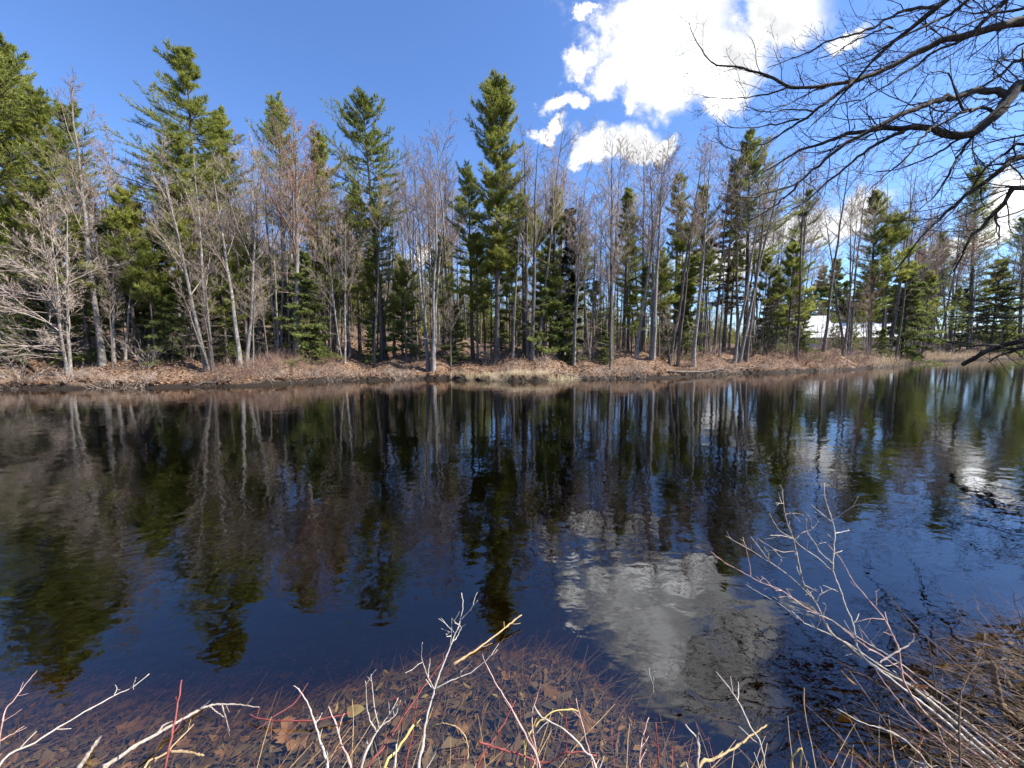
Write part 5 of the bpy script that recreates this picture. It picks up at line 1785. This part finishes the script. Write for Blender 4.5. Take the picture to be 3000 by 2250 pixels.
G1 = 'bare stems on the near bank'
stem('bare_shoot', 'long white twig with two curled tips at the lower left', 'stem', M_WHITE, K1, [(0, 1630), (300, 1440), (600, 1255), (940, 1065), (1060, 1015), (1210, 895)], 1.5, 2.0, 0.0050, 0.0026,
     [[(940, 1065), (945, 1020), (930, 985)], [(1040, 1025), (1085, 975), (1100, 925)]], G1)
stem('red_shoot', 'upright crimson stick rising alone at the lower left', 'stem', M_RED, K1, [(1340, 1659), (1375, 1480), (1430, 1200), (1472, 945)], 1.5, 1.75, 0.0056, 0.0036, group=G1)
stem('fallen_branch', 'pale flaking branch lying half in the water', 'branch', M_MOSSY, K1, [(830, 1659), (1000, 1550), (1100, 1480), (1260, 1390), (1400, 1310), (1560, 1220), (1720, 1150), (1900, 1145), (2100, 1165)], 0, 0, 0.013, 0.003,
     [[(1700, 1170), (1760, 1205), (1810, 1245)], [(1790, 1155), (1830, 1260), (1860, 1360)], [(1260, 1390), (1330, 1310), (1400, 1280)]], 'sticks lying in the shallows', lie=(0.10, -0.04))
stem('stick', 'short thick flaking stick at the lower left edge', 'stick', M_MOSSY, K1, [(640, 1659), (720, 1540), (815, 1405)], 0, 0, 0.013, 0.008, group='sticks lying in the shallows', lie=(0.06, -0.02))
stem('bare_shoot', 'tan forked twig leaning right beside the crimson stick', 'stem', M_TAN, K1, [(1170, 1659), (1350, 1530), (1570, 1305)], 1.55, 1.8, 0.0052, 0.0024, group=G1)
stem('red_shoot', 'pink twig poking in from the left edge', 'stem', M_PINK, K1, [(-60, 1475), (0, 1440), (120, 1370), (195, 1320)], 1.6, 1.75, 0.0040, 0.0022, group=G1)
stem('red_shoot', 'faint dark red twig rising at the far left', 'stem', M_PINK, K1, [(30, 1230), (110, 1110), (200, 990), (300, 870)], 2.0, 2.3, 0.0032, 0.0018, group=G1)
stem('stick', 'orange stick sunk beside the crimson stem foot', 'stick', M_TAN, K1, [(1380, 1525), (1520, 1530), (1650, 1560)], 0, 0, 0.008, 0.006, group='sticks lying in the shallows', lie=-0.02)
stem('bare_shrub', 'tall white forked stem in the middle foreground', 'shrub', M_WHITE, K2, [(1455, 1659), (1490, 1480), (1510, 1300), (1585, 1020), (1640, 860), (1720, 650), (1800, 450), (1815, 330), (1803, 240)], 1.45, 1.75, 0.0068, 0.0020,
     [[(1585, 1020), (1530, 920), (1480, 770), (1487, 640)], [(1545, 930), (1538, 870), (1540, 815)], [(1590, 1015), (1700, 960), (1900, 870), (2095, 700)], [(1800, 915), (1797, 868)],
      [(1715, 660), (1722, 560), (1727, 445)], [(1740, 570), (1690, 510), (1635, 440)], [(1725, 650), (1770, 590), (1810, 510)], [(1800, 455), (1860, 390), (1935, 300)], [(1770, 500), (1750, 480), (1742, 458)], [(1710, 600), (1685, 595), (1678, 572)]], G1, twigs=3)
stem('red_shoot', 'long rose coloured stem slanting behind the white forked stem', 'stem', M_RED, K2, [(1050, 1659), (1200, 1460), (1350, 1220), (1540, 940), (1690, 750)], 1.5, 1.9, 0.0052, 0.0024, [[(1420, 1290), (1340, 1180), (1250, 1065)]], G1)
stem('dry_stalk', 'thick straw yellow stalk left of the white forked stem', 'stalk', M_YEL, K2, [(1180, 1659), (1280, 1520), (1415, 1310)], 1.4, 1.55, 0.0062, 0.0055, group=G1)
stem('bare_shrub', 'white shrub with four upright prongs in the middle foreground', 'shrub', M_WHITE, K2, [(990, 1659), (1070, 1450), (1140, 1340), (1220, 1220), (1290, 1090)], 1.45, 1.6, 0.0062, 0.0022,
     [[(1140, 1330), (1090, 1120), (1070, 900)], [(1110, 1370), (1040, 1200), (1025, 955)], [(1160, 1330), (1260, 1240), (1310, 1110)], [(1050, 1500), (1038, 1440)], [(1210, 1230), (1250, 1190), (1280, 1150)]], G1, twigs=3)
stem('bare_shoot', 'curved pale stem bending left, left of the four pronged shrub', 'stem', M_WHITE, K2, [(720, 1659), (660, 1450), (610, 1280), (550, 1120), (480, 1015)], 1.45, 1.7, 0.0050, 0.0030, [[(625, 1300), (650, 1260), (675, 1210)], [(645, 1415), (615, 1412)]], G1)
stem('bare_shoot', 'wavy pale pink stem nearest to the four pronged shrub', 'stem', M_PINK, K2, [(905, 1659), (830, 1470), (800, 1350), (725, 1160)], 1.45, 1.65, 0.0048, 0.0028, group=G1)
stem('red_shoot', 'upright red stem just left of the white forked stem', 'stem', M_RED, K2, [(1350, 1659), (1390, 1450), (1420, 1280), (1440, 1130), (1460, 1000)], 1.5, 1.65, 0.0040, 0.0022, group=G1)
stem('dry_stalk', 'arching tan stalk looping over right of the white forked stem', 'stalk', M_TAN, K2, [(1520, 1350), (1620, 1305), (1720, 1310), (1820, 1380), (1855, 1500), (1850, 1600)], 1.75, 1.6, 0.0040, 0.0026, group=G1, root=False)
stem('stick', 'long brown stick slanting out of the water beyond the forked stem', 'stick', M_TAN, K2, [(1740, 820), (1950, 680), (2212, 480), (2290, 420)], 0, 0, 0.0090, 0.0050, group='sticks lying in the shallows', lie=(-0.01, 0.06))
stem('bare_shoot', 'short white prong beside the yellow stalk', 'stem', M_WHITE, K2, [(1262, 1659), (1270, 1560), (1275, 1465)], 1.4, 1.45, 0.0042, 0.0030, group=G1)
stem('red_shoot', 'red runner lying along the water left of the curved stem', 'stem', M_RED, K2, [(900, 1215), (600, 1275), (380, 1275), (200, 1265), (80, 1225)], 0, 0, 0.0048, 0.0036, [[(260, 1280), (262, 1350), (260, 1430)], [(250, 1265), (450, 1130), (560, 970)]], G1, lie=0.03)
stem('red_shoot', 'long reddish stem leaning left toward the open water', 'stem', M_PINK, K3, [(500, 1640), (400, 1420), (280, 1190), (150, 980), (60, 810)], 1.45, 1.75, 0.0044, 0.0026, group=G1)
stem('bare_shoot', 'white stem bending down right across the leaves', 'stem', M_WHITE, K3, [(960, 1659), (870, 1530), (760, 1400), (640, 1310), (510, 1240), (455, 1150)], 1.45, 1.6, 0.0050, 0.0028, group=G1)
stem('red_shoot', 'red stem slanting right from the bottom edge', 'stem', M_RED, K3, [(0, 1650), (130, 1430), (230, 1260), (305, 1110)], 1.5, 1.7, 0.0045, 0.0024, group=G1)
stem('red_shoot', 'red arching runner across the bottom edge', 'stem', M_RED, K3, [(0, 1445), (200, 1510), (380, 1560), (540, 1620), (700, 1545), (830, 1530), (960, 1560)], 1.55, 1.5, 0.0045, 0.0034, group=G1, root=False)
stem('bare_shoot', 'thin wavy pink stem behind the red slanting one', 'stem', M_PINK, K3, [(480, 1600), (445, 1350), (450, 1180), (505, 1000)], 1.5, 1.65, 0.0034, 0.0020, group=G1)
stem('bare_shoot', 'thin brown stem right of the yellow curved blade', 'stem', M_PINK, K3, [(930, 1659), (880, 1450), (830, 1250), (795, 1095)], 1.5, 1.6, 0.0036, 0.0020, group=G1)
stem('dry_stalk', 'yellow blade curving over like a sickle', 'stalk', M_YEL, K3, [(385, 1480), (450, 1340), (540, 1250), (640, 1195), (740, 1185), (810, 1200)], 1.55, 1.65, 0.0046, 0.0028, group=G1)
stem('red_shoot', 'straight crimson stem right of the white bending stem', 'stem', M_RED, K3, [(1465, 1650), (1455, 1450), (1440, 1290)], 1.5, 1.55, 0.0046, 0.0034, group=G1)
stem('bare_shoot', 'pale pink stem left of the straight crimson one', 'stem', M_PINK, K3, [(1310, 1590), (1340, 1400), (1385, 1250)], 1.5, 1.6, 0.0040, 0.0024, group=G1)
stem('bare_shoot', 'broken white stem bent over like a hook', 'stem', M_WHITE, K3, [(1780, 1659), (1785, 1540), (1785, 1430), (1730, 1370), (1680, 1305)], 1.5, 1.58, 0.0056, 0.0036, [[(1785, 1430), (1790, 1380)]], G1)
stem('dry_stalk', 'thick orange stem slanting right at the bottom edge', 'stalk', M_TAN, K3, [(1790, 1659), (1950, 1570), (2100, 1480), (2250, 1375), (2340, 1310)], 1.5, 1.75, 0.0068, 0.0040, group=G1)
stem('bare_shoot', 'thin white upright twig standing in the cloud reflection', 'stem', M_WHITE, K3, [(1420, 1070), (1422, 970), (1427, 870)], 1.95, 1.95, 0.0030, 0.0018, group=G1, root=False)
stem('bare_shoot', 'pale forked stem at the right of the cloud reflection', 'stem', M_WHITE, K3, [(2300, 1500), (2212, 1330), (2105, 1110), (2020, 990), (1930, 880)], 1.6, 1.85, 0.0046, 0.0022, [[(2105, 1110), (2112, 1030), (2110, 960)]], G1)
stem('red_shoot', 'crooked little red twig above the oak leaf', 'stem', M_RED, K3, [(720, 1350), (715, 1240), (740, 1140), (720, 1110)], 1.65, 1.7, 0.0030, 0.0022, group=G1)

# the big bleached bush leaning out from the right bank
G2 = 'stems of the leaning bush on the right bank'
B0 = [(2640, 2480), (2420, 2310), (2240, 2150)]     # common foot of the bush, in the same crop
stem('leaning_bush', 'black barked main stem of the leaning bush with many pale side twigs', 'bush', M_MOSSY, K5,
     B0 + [(1880, 1850), (1650, 1720), (1450, 1590), (1330, 1490), (1180, 1370), (1080, 1150), (985, 1010), (950, 880), (920, 740), (900, 650), (850, 520), (820, 380), (805, 230), (785, 195)], 1.75, 2.75, 0.0135, 0.0030,
     [[(1080, 1160), (1000, 1060), (860, 930), (720, 830), (560, 730), (490, 690), (350, 610)], [(515, 710), (500, 665), (490, 620)], [(715, 800), (690, 750), (660, 700)], [(715, 800), (610, 690), (550, 610)], [(770, 860), (800, 800), (740, 720)],
      [(915, 740), (800, 740), (700, 690), (605, 625)], [(880, 640), (780, 560), (705, 430)], [(890, 620), (790, 605), (705, 605)], [(900, 640), (960, 590), (1050, 550), (1100, 490)], [(1050, 550), (1035, 470), (990, 410)],
      [(850, 430), (910, 425), (980, 440)], [(810, 350), (780, 345), (750, 340)], [(805, 350), (785, 295)], [(1080, 1150), (1110, 1090), (1200, 1040), (1240, 1045)], [(985, 1010), (1040, 1035), (1095, 1060)], [(960, 1150), (1000, 1090), (1045, 1060)]], G2, twigs=5)
stem('leaning_bush', 'tall pale stem of the leaning bush reaching highest', 'bush', M_WHITE, K5,
     [(2560, 2480), (2300, 2260), (2000, 2010), (1700, 1780), (1440, 1560), (1380, 1320), (1310, 1150), (1280, 1050), (1220, 900), (1225, 740), (1235, 600), (1215, 500), (1170, 360), (1145, 250), (1150, 180)], 1.75, 2.65, 0.0095, 0.0028,
     [[(1215, 500), (1130, 430), (1040, 355)], [(1240, 470), (1300, 420), (1380, 365), (1420, 295)], [(1240, 580), (1290, 575), (1350, 565)], [(1220, 840), (1120, 750), (1080, 680), (1010, 580), (1000, 470)], [(1215, 900), (1100, 790), (930, 670), (860, 530)], [(1085, 690), (1120, 670), (1160, 660)]], G2, twigs=5)
stem('leaning_bush', 'rosy stem of the leaning bush nearest the open water on its right', 'bush', M_PINK, K5,
     [(2500, 2480), (2200, 2250), (1950, 2030), (1800, 1800), (1770, 1659), (1740, 1500), (1640, 1290), (1570, 1200), (1400, 1000), (1280, 800), (1180, 680)], 1.75, 2.45, 0.0078, 0.0026,
     [[(1575, 1200), (1570, 1120), (1565, 1055)], [(1640, 1290), (1500, 1280), (1385, 1315)], [(1660, 1360), (1630, 1390), (1600, 1420)]], G2, twigs=4)
stem('leaning_bush', 'thin rosy stem of the leaning bush lying lowest to the left', 'bush', M_PINK, K5,
     [(2680, 2460), (2350, 2180), (2000, 1900), (1700, 1640), (1450, 1480), (1200, 1290), (1000, 1190), (800, 1050), (620, 980), (500, 910), (340, 820), (225, 735)], 1.8, 2.8, 0.0075, 0.0022,
     [[(560, 950), (540, 830), (515, 710)], [(720, 1010), (680, 970), (635, 935)], [(800, 1050), (760, 1040), (700, 1000), (735, 960)], [(960, 1165), (900, 1120), (850, 1100), (775, 1105)]], G2, twigs=5)
stem('leaning_bush', 'pale lower stem of the leaning bush with forked end', 'bush', M_WHITE, K5,
     [(2700, 2400), (2300, 2120), (1950, 1880), (1600, 1659), (1300, 1460), (1000, 1320), (800, 1170), (640, 1080), (510, 1000)], 1.8, 2.6, 0.0085, 0.0024,
     [[(1000, 1320), (900, 1230), (840, 1180), (730, 1100)], [(980, 1290), (990, 1250), (1015, 1225)], [(1170, 1240), (1160, 1190), (1135, 1150)]], G2, twigs=5)
stem('leaning_bush', 'straight pale rod of the leaning bush crossing the others', 'bush', M_PALETWIG, K5, [(2700, 2300), (2350, 2060), (2000, 1820), (1700, 1600), (1400, 1420), (1200, 1290), (1050, 1230)], 1.85, 2.4, 0.0070, 0.0024, [[(1590, 1520), (1500, 1440), (1420, 1330)]], G2, twigs=3)
stem('leaning_bush', 'short hooked side stem of the leaning bush', 'bush', M_PALETWIG, K5, [(1590, 1640), (1700, 1570), (1800, 1510), (1870, 1450), (1870, 1400)], 2.05, 2.1, 0.0050, 0.0030, group=G2, root=False)
stem('bare_shoot', 'thin grey shoot rising straight right of the leaning bush', 'stem', M_BROWN, K4, [(1700, 1659), (1690, 1250), (1720, 1000), (1860, 750), (1895, 570)], 1.6, 1.85, 0.0050, 0.0024, group=G1)
stem('broken_branch', 'dark broken stub standing at the lower right corner', 'branch', M_BROWN, K4, [(2330, 1360), (2212, 1290), (2090, 1210), (2030, 1170), (2010, 1080), (1990, 980), (1960, 800)], 1.95, 2.1, 0.017, 0.015, group=None)
stem('red_shoot', 'dark red shoot at the right edge above the stub', 'stem', M_BROWN, K4, [(2250, 700), (2190, 450), (2140, 320), (2120, 200)], 2.2, 2.3, 0.0040, 0.0022, group=G1)
stem('bare_shoot', 'dark shoot standing left of the stub by the water', 'stem', M_BROWN, K4, [(1480, 900), (1460, 760), (1430, 600)], 2.1, 2.15, 0.0036, 0.0020, group=G1)
stem('bare_shoot', 'pale bent reed at the lower edge left of the bush', 'stem', M_YEL, K4, [(330, 1659), (350, 1560), (410, 1500), (400, 1659)], 1.5, 1.5, 0.0040, 0.0032, group=G1)
stem('bare_shoot', 'pale straight reed crossing the bush foot', 'stem', M_WHITE, K4, [(1500, 1700), (1200, 1400), (900, 1290), (700, 1180)], 1.7, 1.95, 0.0050, 0.0024, group=G1)
stem('bare_shoot', 'slim rosy reed below the main bush stem', 'stem', M_PINK, K4, [(1900, 1750), (1500, 1420), (1280, 1220), (1100, 990), (1020, 880)], 1.65, 2.0, 0.0052, 0.0026, group=G1)

M_DARKTANGLE = twig('dark_tangle_bark', (0.05, 0.036, 0.027), (0.24, 0.175, 0.13))
# tangle of dead reeds and thin shoots at the right hand bank and along the bottom edge
rng = np.random.default_rng(51)
mm, mm2 = MB(), MB()
n = 55
x = rng.uniform(2.35, 3.6, n); y = near_line(x) + rng.uniform(-0.55, 0.0, n)
z = np.maximum(ground_z(x, y), 0) + rng.uniform(0.02, 0.12, n)
d = np.stack([rng.normal(-0.9, 0.5, n), rng.normal(0.25, 0.40, n), rng.normal(0.06, 0.16, n)], -1)
C = grow(rng, np.stack([x, y, z], -1), d, rng.uniform(0.2, 0.65, n), 6, -0.02, 0.06)
tubes(mm, C, rng.uniform(0.0010, 0.0026, (n, 1)) * np.linspace(1, .5, 6)[None], 5)
o = mm.build('dead_reeds', M_BRUSH)
tag(o, 'scatter of dead brown reeds at the lower right corner', 'reeds', kind='stuff')
n = 150
x = rng.uniform(-1.6, 2.4, n); y = near_line(x) + rng.uniform(-0.15, 0.25, n)
z = ground_z(x, y)
d = np.stack([rng.normal(0.15, 0.6, n), rng.normal(0.15, 0.35, n), rng.uniform(0.1, 1.0, n)], -1)
C = grow(rng, np.stack([x, y, z], -1), d, rng.uniform(0.15, 0.55, n), 6, -0.03, 0.08)
tubes(mm2, C, rng.uniform(0.0012, 0.0026, (n, 1)) * np.linspace(1, .5, 6)[None], 5)
C2, R2 = spawn(rng, C, np.full((n, 6), 0.0016), 2, 0.3, 1, 0.4, 0.9, 0.4, 4, 0.02, 0.1, 0.8, 0.001, 0.6)
tubes(mm2, C2, R2, 4)
mm4 = MB()
n = 150
x = rng.uniform(1.7, 3.7, n); y = near_line(x) + rng.uniform(-0.45, 0.12, n)
z = np.maximum(ground_z(x, y), -0.05)
d = np.stack([rng.normal(-0.75, 0.5, n), rng.normal(0.35, 0.45, n), rng.normal(0.35, 0.30, n)], -1)
C = grow(rng, np.stack([x, y, z], -1), d, rng.uniform(0.25, 0.75, n), 7, -0.01, 0.10)
tubes(mm4, C, rng.uniform(0.0012, 0.0034, (n, 1)) * np.linspace(1, .4, 7)[None], 5)
C2, R2 = spawn(rng, C, np.full((n, 7), 0.0018), 5, 0.25, 1, 0.4, 1.0, 0.4, 5, 0.0, 0.14, 0.7, 0.0009, 0.5)
tubes(mm4, C2, R2, 4)
o = mm4.build('twig_tangle', M_DARKTANGLE)
tag(o, 'dark tangle of fine dead twigs at the foot of the leaning bush', 'twigs', kind='stuff')
o = mm2.build('red_shoots', M_RED)
tag(o, 'tangle of fine red shoots along the bottom edge', 'shoots', kind='stuff')
mm3 = MB()
n = 170
x = rng.uniform(-1.4, 2.2, n); y = near_line(x) + rng.uniform(-0.1, 0.45, n)
z = np.maximum(ground_z(x, y), -0.12) + 0.03
d = np.stack([rng.normal(0.6, 0.5, n), rng.normal(0.5, 0.4, n), rng.normal(0.12, 0.15, n)], -1)
C = grow(rng, np.stack([x, y, z], -1), d, rng.uniform(0.15, 0.6, n), 6, -0.01, 0.05)
tubes(mm3, C, rng.uniform(0.0014, 0.0036, (n, 1)) * np.linspace(1, .5, 6)[None], 5)
o = mm3.build('dry_stalks', M_TAN)
tag(o, 'dry tan stalks fallen along the near water edge', 'stalks', kind='stuff')

# cone and dead leaf caught in the leaning bush, nut floating on the cloud reflection
m = MB()
cone_c = at(*K4(1330, 1000), 2.08)
for k in range(46):
    f = k / 46
    th = k * 2.4
    rr = 0.014 * math.sin(math.pi * (0.12 + 0.83 * f))
    a_ = np.array([math.cos(th), math.sin(th), 0])
    p = np.array([a_[0] * rr * 0.5, a_[1] * rr * 0.5, (f - .5) * 0.10])
    t_ = np.array([-a_[1], a_[0], 0]) * 0.006
    tip = p + a_ * rr * 1.0 + np.array([0, 0, 0.010])
    m.add([p - t_, p + t_, tip + t_ * 0.7, tip - t_ * 0.7, p - np.array([0, 0, .004])], [(0, 1, 2), (0, 2, 3), (4, 2, 1), (4, 0, 3)])
cone = m.build('pine_cone', plain('cone_scales', (0.34, 0.17, 0.08), 0.7), None, False)
cone.location = tuple(cone_c)
cone.rotation_euler = (math.radians(70), math.radians(25), math.radians(60))
tag(cone, 'reddish brown cone caught on the main stem of the leaning bush', 'cone')
V, F = leaf_mesh('plain', np.random.default_rng(3), size=0.11)
m = MB(); m.add(V, F)
lf = m.build('dead_leaf', leafy('amber_leaf', (0.20, 0.10, 0.02), (0.33, 0.18, 0.04), (0.42, 0.25, 0.07), 0.3, 8.0, 0), None, False)
lf.location = tuple(at(*K4(785, 930), 2.2))
lf.rotation_euler = (math.radians(40), math.radians(10), math.radians(70))
tag(lf, 'amber dead leaf caught under the leaning bush', 'leaf')

# grown trees that found no place
for pool_ in [POOL_ROOT, protos_b, poles] + list(UP.values()):
    for r_ in pool_:
        if 'label' not in r_:
            for ch_ in list(r_.children_recursive):
                bpy.data.objects.remove(ch_)
            bpy.data.objects.remove(r_)
